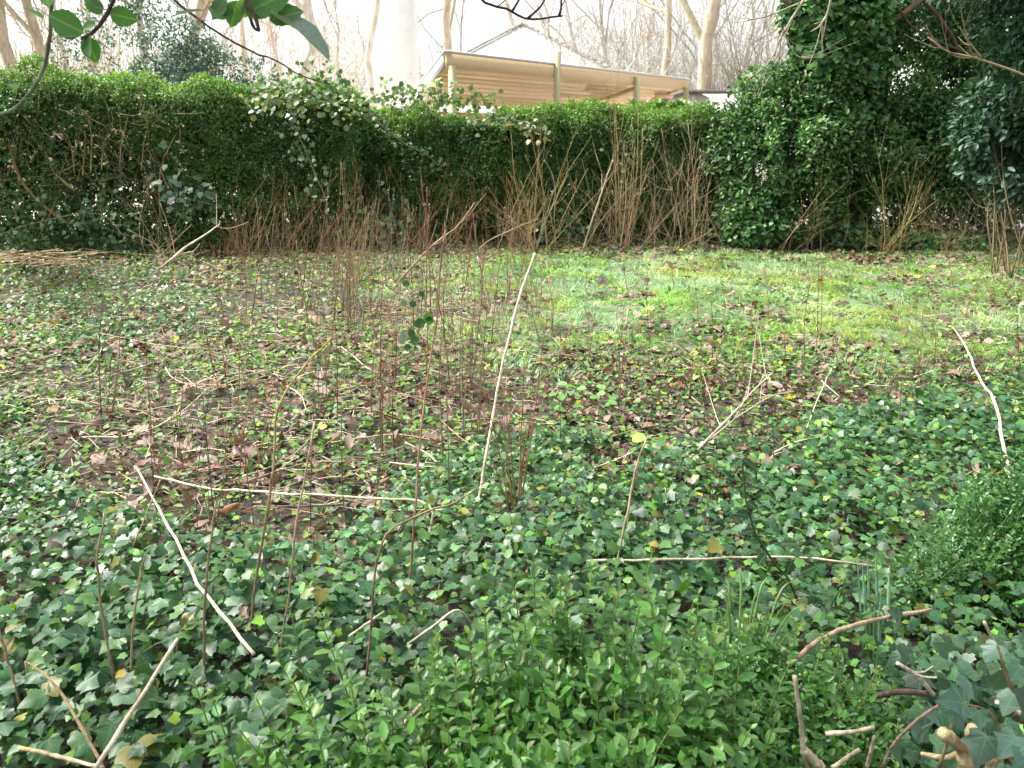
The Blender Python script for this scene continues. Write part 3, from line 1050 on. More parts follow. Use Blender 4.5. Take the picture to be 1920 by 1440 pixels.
def saplings():
    """thin upright reddish suckers; each is a thing of its own"""
    def zone(x, y, kind):
        a = 'close to the hedge' if y < 560 else ('in the middle of the plot' if y < 700 else 'in the nearer litter')
        if kind == 'near':
            b = 'in the left ivy' if x < 560 else ('in the middle ivy' if x < 1100 else 'in the right ivy')
            return 'thin dark bare stem standing ' + b, 'thin stems ' + b
        if kind == 'grass':
            b = 'left part of the grass' if x < 1250 else ('middle of the grass' if x < 1550 else 'right part of the grass')
            return 'thin dark sprout standing in the ' + b, 'sprouts in the ' + b
        b = 'left of the curving stalk' if x < 520 else ('left of the round leaved sapling' if x < 740 else 'beside the tallest pale stalk')
        return 'thin reddish sucker ' + b + ', ' + a, 'reddish suckers ' + b + ', ' + a

    def one(bx, by, tx, ty, kind, r=.0035, c0=None, tw=3):
        mx, my = bx * .5 + tx * .5 + rng.normal(0, 5), by * .5 + ty * .5
        c = [RED * rng.uniform(.7, 1.4), OLIVE * rng.uniform(.8, 1.4), TAN * rng.uniform(.6, 1.1), GREY * rng.uniform(.5, .9)][int(rng.choice(4, p=[.4, .2, .25, .15]))]
        c = c if c0 is None else c0
        stick('bare_sucker', upright([(bx, by), (mx, my), (tx, ty)], rng.normal(0, .1)), r, r * .4, c * .9, c * 1.15, zone(bx, by, kind)[0], 'stem', zone(bx, by, kind)[1], n=10, sides=5, twigs=tw, tw_len=.14)
    fixed = [(457, 632, 470, 430), (462, 590, 440, 400), (470, 610, 520, 380), (560, 560, 552, 350), (566, 585, 590, 370), (590, 640, 600, 420), (600, 690, 555, 450), (612, 710, 640, 420), (640, 610, 655, 400),
             (668, 660, 660, 470), (655, 585, 690, 400), (730, 525, 728, 360), (722, 510, 740, 350), (800, 560, 800, 350), (808, 590, 790, 330), (815, 605, 840, 390), (830, 560, 850, 400), (838, 640, 805, 470),
             (868, 560, 880, 380), (915, 600, 890, 420), (940, 605, 960, 410), (945, 600, 975, 380), (952, 570, 950, 330), (966, 560, 1000, 360), (920, 650, 940, 470), (845, 730, 830, 520), (832, 880, 828, 560),
             (705, 640, 690, 480), (520, 620, 500, 440), (535, 560, 530, 400), (420, 600, 400, 460), (490, 560, 480, 370), (610, 540, 615, 380), (500, 540, 512, 420), (770, 545, 765, 380), (900, 540, 905, 360)]
    for f in fixed:
        one(*f, 'red', rng.uniform(.0035, .0055))
    cl = [(rng.normal(690, 190), rng.uniform(495, 600) if j < 14 else rng.uniform(570, 880)) for j in range(34)]
    for i in range(185):
        j = int(rng.integers(34))
        bx, by = cl[j][0] + rng.normal(0, 13), cl[j][1] + rng.normal(0, 5)
        h = rng.uniform(60, 190) if j < 14 else rng.uniform(100, 330)
        one(bx, by, bx + (bx - cl[j][0]) * 1.2 + rng.normal(0, 24), by - h, 'red', rng.uniform(.0018, .0042), None, 4)
    # left foreground dark suckers (x 270..460, y 640..1000)
    for i in range(26):
        bx, by = rng.uniform(270, 520), rng.uniform(840, 1040)
        h = rng.uniform(130, 330)
        one(bx, by, bx + rng.normal(-12, 35), by - h, 'near', rng.uniform(.0018, .003), None, 1)
    for f in [(580, 1000, 590, 720), (660, 1090, 640, 760), (120, 1060, 150, 930), (700, 990, 720, 780), (845, 1000, 835, 700), (405, 1010, 380, 740), (1050, 860, 1048, 740), (1170, 770, 1188, 590), (1160, 765, 1172, 560),
              (1255, 985, 1262, 880), (1325, 1030, 1350, 840), (1685, 850, 1692, 690), (1450, 900, 1445, 760)]:
        one(*f, 'near', .003, DARK * 2.2, 1)
    for f in [(1100, 690, 1118, 570), (1160, 760, 1185, 545), (1220, 650, 1215, 505), (1335, 680, 1333, 560), (1390, 740, 1380, 600), (1440, 610, 1432, 500), (1445, 610, 1480, 490), (1510, 690, 1520, 520), (1530, 690, 1536, 470),
              (1536, 660, 1540, 480), (1540, 640, 1510, 560), (1580, 575, 1600, 510), (1750, 560, 1752, 510), (1810, 600, 1840, 510), (1845, 600, 1870, 500), (1915, 720, 1905, 560), (1750, 690, 1748, 590), (1720, 640, 1700, 600),
              (1690, 790, 1685, 690), (1420, 690, 1404, 590), (1290, 760, 1300, 650), (1310, 610, 1302, 520), (1580, 780, 1560, 640), (1475, 740, 1470, 620), (1265, 545, 1255, 470), (1180, 560, 1172, 450), (1060, 560, 1068, 440)]:
        one(*f, 'grass', rng.uniform(.003, .0045), RED * 1.1, 2)
    for i in range(22):
        bx, by = rng.uniform(1080, 1900), rng.uniform(500, 760)
        one(bx, by, bx + rng.normal(4, 16), by - rng.uniform(50, 130), 'grass', rng.uniform(.002, .0035), RED * rng.uniform(.8, 1.5), 1)


saplings()


def bare_clump(base_px, tips, label, name='bare_shrub', r=.008, c0=TAN, c1=TAN, tw=4, tl=.3, spread=10, lean=.25, cat='shrub', group=None):
    B = on_ground(*base_px)
    root = empty(name, (B[0], B[1], float(gz(B[0], B[1])) - .02))
    tag(root, label, cat, group)
    tips = list(tips) + [(x + rng.normal(0, 22), y + rng.uniform(10, 110)) for x, y in tips for _ in range(2 if name == 'bare_shrub' else 1)]
    for (tx, ty) in tips:
        ty = min(ty, base_px[1] - 25)
        bx, by = base_px[0] + rng.normal(0, spread * 1.7), base_px[1] + rng.normal(0, spread * .2)
        mid = (bx * .45 + tx * .55 + rng.normal(0, 8) + (bx - tx) * .12, by * .5 + ty * .5)
        rr = r * rng.uniform(.3, .75)
        k = rng.uniform(.8, 1.25)
        stick('stem', upright([(bx, by), mid, (tx, ty)], rng.normal(0, lean)), rr, rr * .35, c0 * k, c1 * k, None, None, n=11, sides=5, twigs=int(rng.integers(max(tw - 2, 0), tw + 2)), parent=root, tw_len=tl)
    return root


def hedge_foot_shrubs():
    Y = OLIVE * 1.7
    bare_clump((970, 1002), [(880, 560), (930, 640), (1052, 540), (1025, 600), (1000, 720), (905, 700), (985, 660)], 'fan of slim brown stems rising from the ivy beside the tallest pale stalk', r=.0042, c0=OLIVE, c1=RED * 1.2, tw=1, tl=.1, spread=3, lean=.1)
    bare_clump((1000, 472), [(958, 250), (990, 230), (1015, 225), (1040, 262), (962, 330), (1085, 232), (915, 350), (1010, 300), (985, 290), (1130, 350)], 'bare tan shrub with many upright stems before the middle of the hedge', r=.012, c0=TAN, c1=Y, tw=5, tl=.35, spread=16)
    bare_clump((1120, 468), [(1092, 300), (1075, 350), (1118, 290), (1160, 300), (1180, 220), (1052, 370), (1200, 330)], 'bare brown shrub left of the forked pale stalk by the hedge', r=.010, c0=TAN, c1=TAN, tw=5, tl=.35, spread=18)
    bare_clump((1158, 470), [(1170, 270), (1150, 130), (1175, 180), (1190, 260), (1205, 240), (1130, 345)], 'taller bare shrub whose thin tips rise above the hedge', r=.011, c0=TAN * 1.1, c1=Y, tw=6, tl=.4, spread=9)
    bare_clump((1225, 468), [(1210, 280), (1240, 240), (1262, 300), (1190, 350), (1255, 330), (1272, 380), (1225, 300), (1200, 390)], 'bare tan shrub thicket before the right half of the hedge', r=.010, c0=TAN, c1=TAN * 1.2, tw=6, tl=.35, spread=20)
    bare_clump((1295, 466), [(1300, 180), (1240, 240), (1310, 260), (1340, 300), (1280, 310), (1330, 370), (1375, 360), (1270, 350), (1350, 410), (1290, 230)], 'dense bare shrub with orange brown canes at the right end of the hedge', r=.010, c0=TAN * 1.1, c1=TAN * 1.2, tw=6, tl=.35, spread=22)
    bare_clump((1535, 470), [(1500, 330), (1520, 290), (1545, 300), (1560, 330), (1480, 380), (1590, 340), (1512, 350), (1555, 360)], 'bare tan shrub in front of the ivy clad trunk', r=.010, c0=TAN, c1=Y, tw=5, tl=.35, spread=24)
    bare_clump((1655, 478), [(1640, 250), (1690, 320), (1720, 300), (1655, 380), (1625, 400), (1700, 410), (1745, 350)], 'bare olive shrub right of the ivy clad trunk', r=.011, c0=Y, c1=Y, tw=5, tl=.4, spread=14)
    bare_clump((1860, 480), [(1815, 290), (1832, 330), (1870, 380), (1905, 360), (1790, 390), (1920, 420), (1880, 420), (1840, 270)], 'bare yellowish shrub with branching stems at the right edge', r=.0045, c0=OLIVE * .9, c1=TAN * .6, tw=6, tl=.3, spread=32)
    bare_clump((1780, 480), [(1750, 400), (1720, 380), (1800, 400), (1830, 420), (1770, 350)], 'low bare brown twigs under the dark shrub on the right', r=.008, c0=RED * 1.4, c1=TAN, tw=4, tl=.35, spread=16)
    for i, (x, y, lb) in enumerate([(440, 500, 'low reddish twig clump before the left hedge, left of the others'), (510, 490, 'low reddish twig clump before the left hedge beside the pale forked branch'), (580, 488, 'reddish twig clump before the dark part of the left hedge'),
                                    (655, 486, 'reddish twig clump under the join of the two hedges'), (735, 482, 'reddish twig clump before the ivy foot of the trimmed hedge'), (800, 482, 'straight reddish twig clump before the left of the trimmed hedge'),
                                    (870, 480, 'reddish twig clump before the middle of the trimmed hedge'), (930, 478, 'reddish twig clump beside the leaning brown branch')]):
        tips = [(x + rng.normal(0, 32), y - rng.uniform(60, 190)) for _ in range(7)]
        bare_clump((x, y + 6), tips, lb, 'twig_clump', r=.005, c0=TAN * .8, c1=RED * 1.3, tw=4, tl=.25, spread=24, cat='twigs')
    bare_clump((308, 498), [(280, 350), (270, 345), (300, 380), (340, 430), (360, 420)], 'bare pale stems before the straggly part of the left hedge', r=.009, c0=TAN * 1.2, c1=TAN, tw=3, tl=.3, spread=10)
    bare_clump((455, 478), [(500, 330), (515, 318), (480, 370), (430, 410)], 'olive bare stems against the left hedge', r=.009, c0=OLIVE * 1.6, c1=TAN, tw=3, tl=.3, spread=8)
    # heap of dry grassy stems lower left of the hedge
    root = empty('dry_stem_heap', (on_ground(80, 490)[0], on_ground(80, 490)[1], 0))
    tag(root, 'heap of yellowish dry stems at the foot of the left hedge', 'dry stems')
    for i in range(60):
        x, y = rng.uniform(0, 170), rng.uniform(470, 505)
        p = [on_ground(x, y, .03), on_ground(x + rng.normal(0, 25), y - 4, .3 + rng.random() * .3), on_ground(x + rng.normal(0, 60), y + 2, .08 + rng.random() * .12)]
        stick('stem', p, .004, .002, OLIVE * 1.8, TAN * 1.4, None, None, n=7, sides=4, parent=root)


hedge_foot_shrubs()

def twig_litter():
    X, Y = sample(30000, 2.0, 12.3, .6)
    g, ivy, herb, px, py = fields(X, Y)
    left = 1 - smoothstep(700, 1200, px)
    w = (.12 + .55 * left * smoothstep(520, 640, py) * (1 - smoothstep(900, 1050, py))) * (1 - .6 * smoothstep(.5, 1, ivy))
    k = rng.random(len(X)) < w
    X, Y = X[k], Y[k]
    n = len(X)
    a = rng.normal(0, .9, n)
    L = rng.uniform(.05, .32, n)
    K = 5
    t = np.linspace(-.5, .5, K)[None, :, None]
    d = np.stack([np.cos(a), np.sin(a), rng.normal(0, .16, n)], -1)
    P = np.stack([X, Y, gz(X, Y) + rng.uniform(.02, .075, n)], -1)[:, None] + d[:, None] * L[:, None, None] * t
    P = P + np.sin(t * 5 + rng.random((n, 1, 1)) * 6) * rng.normal(0, .035, (n, 1, 3)) * L[:, None, None] * 2
    V, T = tubes(P, np.linspace(1, .5, K)[None] * rng.uniform(.0012, .0034, (n, 1)), 3)
    c = vary(pick([PALE * 1.1, PALE * 1.35, TAN, GREY, RED, TAN * 1.5, PALE], n), n, .2, .05)
    tag(build('twig_litter', V, T, M_TWIG, np.repeat(c, K * 3, 0)), 'straw coloured broken twigs strewn thickly over the litter', 'twig litter', kind='stuff')


twig_litter()

# ------------------------------------------------------------------ hedges
def hedge(name, label, x0, x1, yf, depth, ztop, n_sprig, base, sparse=None, z0=.02, top_light_tint=(1.65, 1.45, .9)):
    """x0,x1 world ends; yf(x), ztop(x) functions; leaf sprigs over front, top and back"""
    root = empty(name, ((x0 + x1) / 2, float(yf((x0 + x1) / 2)) + depth / 2, 0))
    tag(root, label, 'hedge')
    n = n_sprig
    x = rng.uniform(x0, x1, n)
    H = ztop(x)
    # walk along the cross-section: front face -> rounded shoulder -> top -> back
    r = .28
    Lf, La, Lt = H - r, r * 1.57, depth - 2 * r
    tot = Lf + La + Lt + La + Lf * .15
    s = rng.random(n) * tot
    yy, zz, ny, nz_ = np.zeros(n), np.zeros(n), np.zeros(n), np.zeros(n)
    m = s < Lf
    yy[m], zz[m], ny[m] = 0, s[m], -1
    m2 = (s >= Lf) & (s < Lf + La)
    a = (s[m2] - Lf[m2]) / r
    yy[m2], zz[m2], ny[m2], nz_[m2] = r - r * np.cos(a), H[m2] - r + r * np.sin(a), -np.cos(a), np.sin(a)
    m3 = (s >= Lf + La) & (s < Lf + La + Lt)
    yy[m3], zz[m3], nz_[m3] = r + s[m3] - Lf[m3] - La, H[m3], 1
    m4 = (s >= Lf + La + Lt)
    q = (s[m4] - (Lf + La + Lt)[m4]) * ((La + Lf) / (La + Lf * .15))[m4]
    a = np.clip(q / r, 0, 1.57)
    yy[m4], zz[m4], ny[m4], nz_[m4] = depth - r + r * np.sin(a), H[m4] - r + r * np.cos(a) - np.maximum(0, q - La), np.sin(a), np.cos(a)
    P = np.stack([x, yf(x) + yy, zz + z0], -1)
    N = np.stack([rng.normal(0, .15, n), ny, nz_], -1)
    bump = (vnoise(P, 2.2, 51) - .5) * .34 + (vnoise(P, 6.0, 52) - .5) * .16
    inward = -rng.exponential(.045, n)
    P = P + unit(N) * (bump + inward)[:, None]
    keep = np.ones(n, bool)
    hole = vnoise(P, 4.0, 53) * .6 + vnoise(P, 9.0, 54) * .4
    keep &= (hole > .25) | m4
    if sparse is not None:
        keep &= (rng.random(n) < sparse(P)) | m4
    back = m4[keep]
    P, N = P[keep], N[keep]
    n = len(P)
    k = 5
    d = unit(unit(N) * .7 + np.array([0, 0, .55]) + rng.normal(0, .45, (n, 3)))
    t = (np.arange(k) / (k - 1))[None, :, None]
    LL = rng.uniform(.05, .11, (n, 1, 1))
    pos = (P[:, None] + d[:, None] * LL * t).reshape(-1, 3)
    D = np.repeat(d, k, 0)
    side = rdir(n * k)
    yd = D * .5 + side
    nr = D * .8 + np.array([0, -.25, .5]) + rng.normal(0, .35, (n * k, 3))
    tone = vnoise(P, 1.3, 55)[:, None]
    c = np.array(base[0]) * (1 - tone) + np.array(base[1]) * tone
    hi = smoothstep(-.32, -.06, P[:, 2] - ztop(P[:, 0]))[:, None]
    c = c * (1 + (np.array(top_light_tint) - 1) * hi)          # light on the hedge top painted into the leaf colour, brighter and yellower
    c = np.repeat(c, k, 0)
    c = vary(c, n * k, .2, .07)
    b = Bag()
    scatter(RHOMB, pos, yd, nr, rng.uniform(.026, .046, n * k) * np.where(np.repeat(back, k), 3.0, 1), c, b)
    tag(b.build('foliage', M_HEDGE, root), kind='stuff')
    # inner wood
    m = int(70 * (x1 - x0))
    X = rng.uniform(x0 + .1, x1 - .1, m)
    Yb = yf(X) + rng.uniform(.2, depth - .1, m)
    a = rng.normal(0, .45, (m, 2))
    K = 7
    tt = np.linspace(0, 1, K)[None, :, None]
    top = ztop(X) - .1
    z_start = np.where(rng.random(m) < .4, 0, rng.uniform(0, 1.2, m))
    L = (top - z_start) * rng.uniform(.4, 1.0, m)
    A = np.stack([X, Yb, z_start], -1)[:, None]
    dirv = np.stack([a[:, 0], a[:, 1] * .4, np.ones(m)], -1)
    PP = A + unit(dirv)[:, None] * L[:, None, None] * tt + np.sin(tt * 4 + rng.random((m, 1, 3)) * 6) * .05
    PP[..., 1] = np.clip(PP[..., 1], yf(PP[..., 0]) + .16, yf(PP[..., 0]) + depth - .05)
    V, T = tubes(PP, np.linspace(1, .35, K)[None] * rng.uniform(.003, .009, (m, 1)), 3)
    cc = np.repeat(vary(pick([TAN * .4, OLIVE * .5, DARK * 1.2, GREY * .35], m), m, .2, .05), K * 3, 0)
    build('inner_branches', V, T, M_TWIG, cc, None, root)
    return root


YL = lambda x: 10.75 + .09 * (np.asarray(x, float) + 8)
XL0, XL1 = at_y(-200, 300, 10.7)[0], at_y(672, 300, 11.3)[0]
def ZL(x):
    x = np.asarray(x, float)
    u = (x - XL0) / (XL1 - XL0)
    return np.interp(u, [0, .33, .65, .8, .86, .93, 1], [2.30, 2.26, 2.12, 2.02, 2.05, 2.12, 2.0]) + .10 * (vnoise(np.stack([x, 0 * x], -1), 2.5, 60) - .5)


def sparse_left(P):
    px, py, _ = to_px(P)
    thin = (1 - smoothstep(300, 380, px)) * smoothstep(195, 235, py) * smoothstep(.2, .5, vnoise(P, 1.8, 61))
    low = smoothstep(350, 430, py) * (1 - smoothstep(300, 420, px))
    return 1 - .80 * thin * (1 - low * .4) - .25 * low * (1 - thin)


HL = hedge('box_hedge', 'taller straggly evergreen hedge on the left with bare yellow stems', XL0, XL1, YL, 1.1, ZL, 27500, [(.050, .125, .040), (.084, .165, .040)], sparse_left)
YR = lambda x: 11.75 + .05 * np.asarray(x, float)
XR0, XR1 = at_y(655, 300, 11.7)[0], at_y(1420, 300, 11.9)[0]
def ZR(x):
    x = np.asarray(x, float)
    return 1.83 - .010 * (x - XR0) - .22 * smoothstep(2.75, 3.2, x) + .05 * (vnoise(np.stack([x, 0 * x], -1), 2.2, 62) - .5)


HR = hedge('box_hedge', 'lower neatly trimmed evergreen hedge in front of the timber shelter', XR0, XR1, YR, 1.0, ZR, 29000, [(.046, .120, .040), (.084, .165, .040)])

def hedge_stems():
    base = np.array(HL.location)
    Y = OLIVE * 1.25
    for pts, r in (([(132, 422), (75, 380), (35, 330), (20, 280), (5, 262)], .022), ([(140, 358), (100, 320), (85, 285), (60, 255)], .016), ([(140, 325), (135, 280), (125, 250)], .010),
                   ([(155, 330), (158, 290), (160, 250)], .010), ([(190, 320), (195, 270), (210, 230)], .010), ([(170, 325), (172, 260), (165, 215)], .009), ([(35, 420), (20, 370), (0, 345)], .012),
                   ([(225, 320), (228, 270), (240, 220)], .009), ([(60, 470), (95, 400), (108, 360)], .009), ([(265, 320), (270, 270), (280, 225)], .008), ([(300, 420), (300, 330), (310, 290)], .011)):
        P = [at_y(x, y, 10.86 + .06 * i + rng.normal(0, .04)) for i, (x, y) in enumerate(pts)]
        stick('stem', P, r, r * .6, Y, Y * .9, None, None, n=14, parent=HL, twigs=3, tw_len=.25)
    # twiggy brown bare patches hanging in the straggly part
    for i in range(150):
        x, y = rng.uniform(0, 340), rng.uniform(190, 400)
        p = at_y(x, y, 10.75 + rng.random() * .35)
        d = unit(np.array([rng.normal(0, .5), -.2 * rng.random(), rng.normal(.6, .5)])) * rng.uniform(.15, .45)
        stick('twig', [p, p + d * .5 + rng.normal(0, .03, 3), p + d], .004, .0015, TAN * .8, TAN * .7, None, None, n=6, sides=4, parent=HL)


hedge_stems()


def climbing_ivy(name, label, spots, n, sz, cols, spread, cat='ivy'):
    """pale ivy/bramble leaves on the hedge face"""
    c0 = at_y(*spots[0])
    root = empty(name, c0)
    tag(root, label, cat)
    pts, rad = [], []
    for i in range(len(spots) - 1):
        a, b = at_y(*spots[i]), at_y(*spots[i + 1])
        m = n // (len(spots) - 1)
        t = rng.random((m, 1))
        pts.append(a * (1 - t) + b * t)
    P = np.concatenate(pts)
    m = len(P)
    P = P + rng.normal(0, spread, (m, 3)) * [1, .35, 1]
    b = Bag()
    yd = np.stack([rng.normal(0, .8, m), rng.normal(-.3, .3, m), rng.normal(-.5, .5, m)], -1)
    nr = np.stack([rng.normal(0, .4, m), rng.normal(-.7, .3, m), rng.normal(.7, .3, m)], -1)
    scatter(IVY_FLAT[0] if cat == 'ivy' else ROUND, P, yd, nr, rng.uniform(sz * .7, sz * 1.3, m), vary(pick(cols, m), m, .2, .06), b)
    b.build('leaves', M_LAUREL, root)
    C = curve([at_y(*s) for s in spots], 20)
    V, T = tubes(C, np.full(20, .006), 4)
    build('vine', V, T, M_STEM, np.tile(TAN * .8, (len(V), 1)), None, root)


G1, G2, G3 = (.05, .11, .045), (.08, .16, .045), (.14, .19, .09)
climbing_ivy('bramble', 'bramble with pale and yellow leaves draped over the join of the hedges', [(470, 180, 10.75), (520, 185, 10.75), (590, 190, 10.8), (650, 195, 10.9), (695, 205, 11.1)], 190, .07, [G2, G3, G2, (.28, .26, .05), (.14, .21, .05), (.2, .24, .16)], .11, 'bramble')
climbing_ivy('ivy_vine', 'ivy trailing down the middle of the left hedge', [(525, 200, 10.75), (560, 255, 10.78), (580, 300, 10.75), (610, 370, 10.75)], 60, .06, [G1, (.12, .17, .12)], .12)
climbing_ivy('ivy_vine', 'ivy with large leaves low on the left hedge', [(300, 315, 10.68), (325, 370, 10.68), (360, 375, 10.68), (400, 385, 10.7)], 75, .085, [G1, (.10, .16, .11), (.05, .10, .06)], .13)
climbing_ivy('ivy_vine', 'ivy trailing down the left end of the trimmed hedge', [(690, 215, 11.45), (760, 270, 11.45), (800, 290, 11.45), (830, 320, 11.5)], 60, .05, [G1, (.11, .17, .11)], .06)
climbing_ivy('ivy_vine', 'pale ivy on the top edge of the trimmed hedge', [(890, 225, 11.5), (930, 222, 11.5), (985, 230, 11.5), (1010, 250, 11.5)], 70, .065, [G3, G1, (.30, .28, .10)], .07)
climbing_ivy('ivy_vine', 'ivy clump at the foot of the trimmed hedge left end', [(640, 430, 11.2), (690, 415, 11.2), (740, 425, 11.2), (700, 450, 11.15)], 170, .06, [G1, G2, (.12, .2, .09)], .17)
climbing_ivy('ivy_vine', 'bushy ivy head growing above the left hedge top', [(500, 165, 11.3), (560, 165, 11.3), (610, 150, 11.3), (640, 165, 11.3)], 210, .06, [G2, (.07, .16, .04), (.13, .24, .06)], .13)
climbing_ivy('ivy_vine', 'yellow green ivy sprouting above the trimmed hedge by the left post', [(700, 185, 11.9), (780, 172, 11.9), (850, 183, 11.9), (930, 195, 11.9)], 260, .06, [G2, (.16, .25, .06), (.11, .2, .05)], .10)
climbing_ivy('ivy_vine', 'ivy at the foot of the trimmed hedge right of the middle', [(1020, 445, 11.4), (1060, 425, 11.4), (1110, 440, 11.4)], 110, .055, [G1, G2], .13)
climbing_ivy('ivy_vine', 'dark ivy low at the foot of the straggly left hedge', [(0, 440, 10.6), (60, 420, 10.6), (180, 400, 10.6), (240, 450, 10.55)], 260, .055, [G1, (.06, .12, .05)], .2)
climbing_ivy('rose_spray', 'thin sapling with pale leaves before the trimmed hedge', [(1160, 460, 11.3), (1166, 340, 11.3), (1168, 290, 11.3), (1172, 262, 11.3)], 9, .06, [(.16, .24, .13)], .08, 'sapling')

# ------------------------------------------------------------------ evergreen masses on the right
def leafmass(ell, n, size, cols, tpl, bag, clump=3.2, thr=.40, tilt=.5, seed=0, shell=.35, down=.3):
    ell = np.asarray(ell, float)                      # cx cy cz rx ry rz
    w = (ell[:, 3] * ell[:, 4] * ell[:, 5]) ** (2 / 3)
    e = ell[rng.choice(len(ell), n, p=w / w.sum())]
    d = rdir(n)
    d[:, 1] -= .25
    d = unit(d)
    rr = 1 + .05 * rng.normal(size=n) - rng.exponential(shell * .5, n)
    P = e[:, :3] + d * e[:, 3:] * np.clip(rr, .1, 1.12)[:, None]
    g = vnoise(P, clump, 70 + seed) * .6 + vnoise(P, clump * 2.7, 71 + seed) * .4
    k = (g > thr) & (P[:, 2] > .03)
    P, d = P[k], d[k]
    m = len(P)
    yd = d * .5 + rng.normal(0, .7, (m, 3)) - [0, 0, down]
    nr = d * .4 + np.array([0, -.25, tilt + .35]) + rng.normal(0, .38, (m, 3))
    c = vary(pick(cols, m), m, .22, .07) * (.6 + .8 * vnoise(P, 1.7, 90 + seed))[:, None]
    scatter(tpl, P, yd, nr, rng.uniform(size * .7, size * 1.25, m), c, bag)


def wpx(x, y, Y, rx, ry, rz):
    """ellipsoid from pixel centre at depth Y, radii in pixels (x, z) and metres in depth"""
    p = at_y(x, y, Y)
    s = Y / F * 1.04
    return (p[0], p[1], p[2], rx * s, ry, rz * s)


def trunk_tube(bag, pix, Y, r0, r1, col, n=16, sides=10, ground=True):
    P = [at_y(x, y, Y + k) for (x, y, k) in pix]
    C = curve(P, n)
    R = np.linspace(r0, r1, n) * (1 + .07 * rng.normal(size=n))
    V, T = tubes(C, R, sides)
    bag.add(V, T, vary(col, 1, .05, .03)[0])


DG = [(.040, .12, .038), (.058, .155, .042), (.030, .09, .034), (.085, .185, .05), (.12, .22, .06)]

def ivy_tree():
    b0 = on_ground(1585, 455)
    root = empty('ivy_clad_tree', (b0[0], 12.3, 0))
    tag(root, 'tall tree trunk thickly clad in dark ivy on the right', 'tree')
    b = Bag()
    trunk_tube(b, [(1585, 470, 0), (1590, 380, 0), (1592, 250, .05), (1580, 120, .1), (1575, 0, .1), (1570, -260, .2), (1565, -560, .3)], 12.3, .17, .10, TAN * .55)
    b.build('trunk', M_BARK, root, True)
    for pts, r in (([(1580, 80, 0), (1530, 40, -.2), (1470, 0, -.4), (1400, -60, -.6)], .055), ([(1590, 90, 0), (1650, 55, 0), (1720, 5, -.1), (1790, -60, -.2)], .05), ([(1725, -10, -.1), (1770, 45, -.1), (1795, 90, -.1), (1800, 160, -.1)], .03),
                   ([(1620, -100, 0), (1700, 40, -.2), (1790, 90, -.3), (1860, 115, -.4), (1930, 150, -.5)], .02)):
        b = Bag()
        trunk_tube(b, pts, 12.2, r, r * .5, TAN * .8 if r > .035 else DARK * 2, 12, 7)
        b.build('branch', M_BARK, root, True)
    b = Bag()
    E = [wpx(1585, 420, 12.2, 45, .35, 70), wpx(1590, 330, 12.2, 60, .4, 80), wpx(1585, 230, 12.1, 75, .45, 90), wpx(1590, 130, 12.1, 72, .45, 80), wpx(1580, 40, 12.1, 80, .5, 80), wpx(1540, 110, 11.9, 50, .4, 50), wpx(1520, 30, 12.0, 50, .4, 50), wpx(1575, -60, 12.1, 95, .5, 90),
         wpx(1575, -200, 12.1, 95, .6, 110), wpx(1580, -330, 12.2, 150, .9, 110)]
    leafmass(E, 27000, .085, DG, FIVE, b, 4.0, .34, .3, 1, .3, .6)
    b.build('ivy_leaves', M_LAUREL, root)
    return root


ivy_tree()


def twig_set(starts, dirs, L, r, K=6, wob=.06):
    N = len(starts)
    t = np.linspace(0, 1, K)[None, :, None]
    P = starts[:, None] + dirs[:, None] * L[:, None, None] * t + np.sin(t * 3.5 + rng.random((N, 1, 3)) * 6.3) * wob * L[:, None, None]
    P = P - (P[:, :1] - starts[:, None])
    return P, np.linspace(1, .3, K)[None] * r[:, None]


def evergreen(name, label, base, ell, n, size, cols, seed, thr=.42, tpl=None, stems=14, shell=.35, mat=None):
    root = empty(name, (base[0], base[1], 0))
    tag(root, label, 'shrub')
    b = Bag()
    leafmass(ell, n, size, cols, QUADL if tpl is None else tpl, b, 3.2, thr, .5, seed, shell)
    b.build('foliage', mat or M_LAUREL, root)
    e = np.asarray(ell, float)
    for i in range(stems):
        k = e[i % len(e)]
        tip = k[:3] + rdir(1)[0] * k[3:] * .7
        s = np.array([base[0] + rng.normal(0, .15), base[1] + rng.normal(0, .1), 0])
        mid = s * .5 + tip * .5 + rng.normal(0, .1, 3)
        stick('stem', [s, mid, tip], .009, .003, OLIVE * .6, TAN * .5, None, None, n=9, sides=5, parent=root, twigs=4, tw_len=.4)
    return root


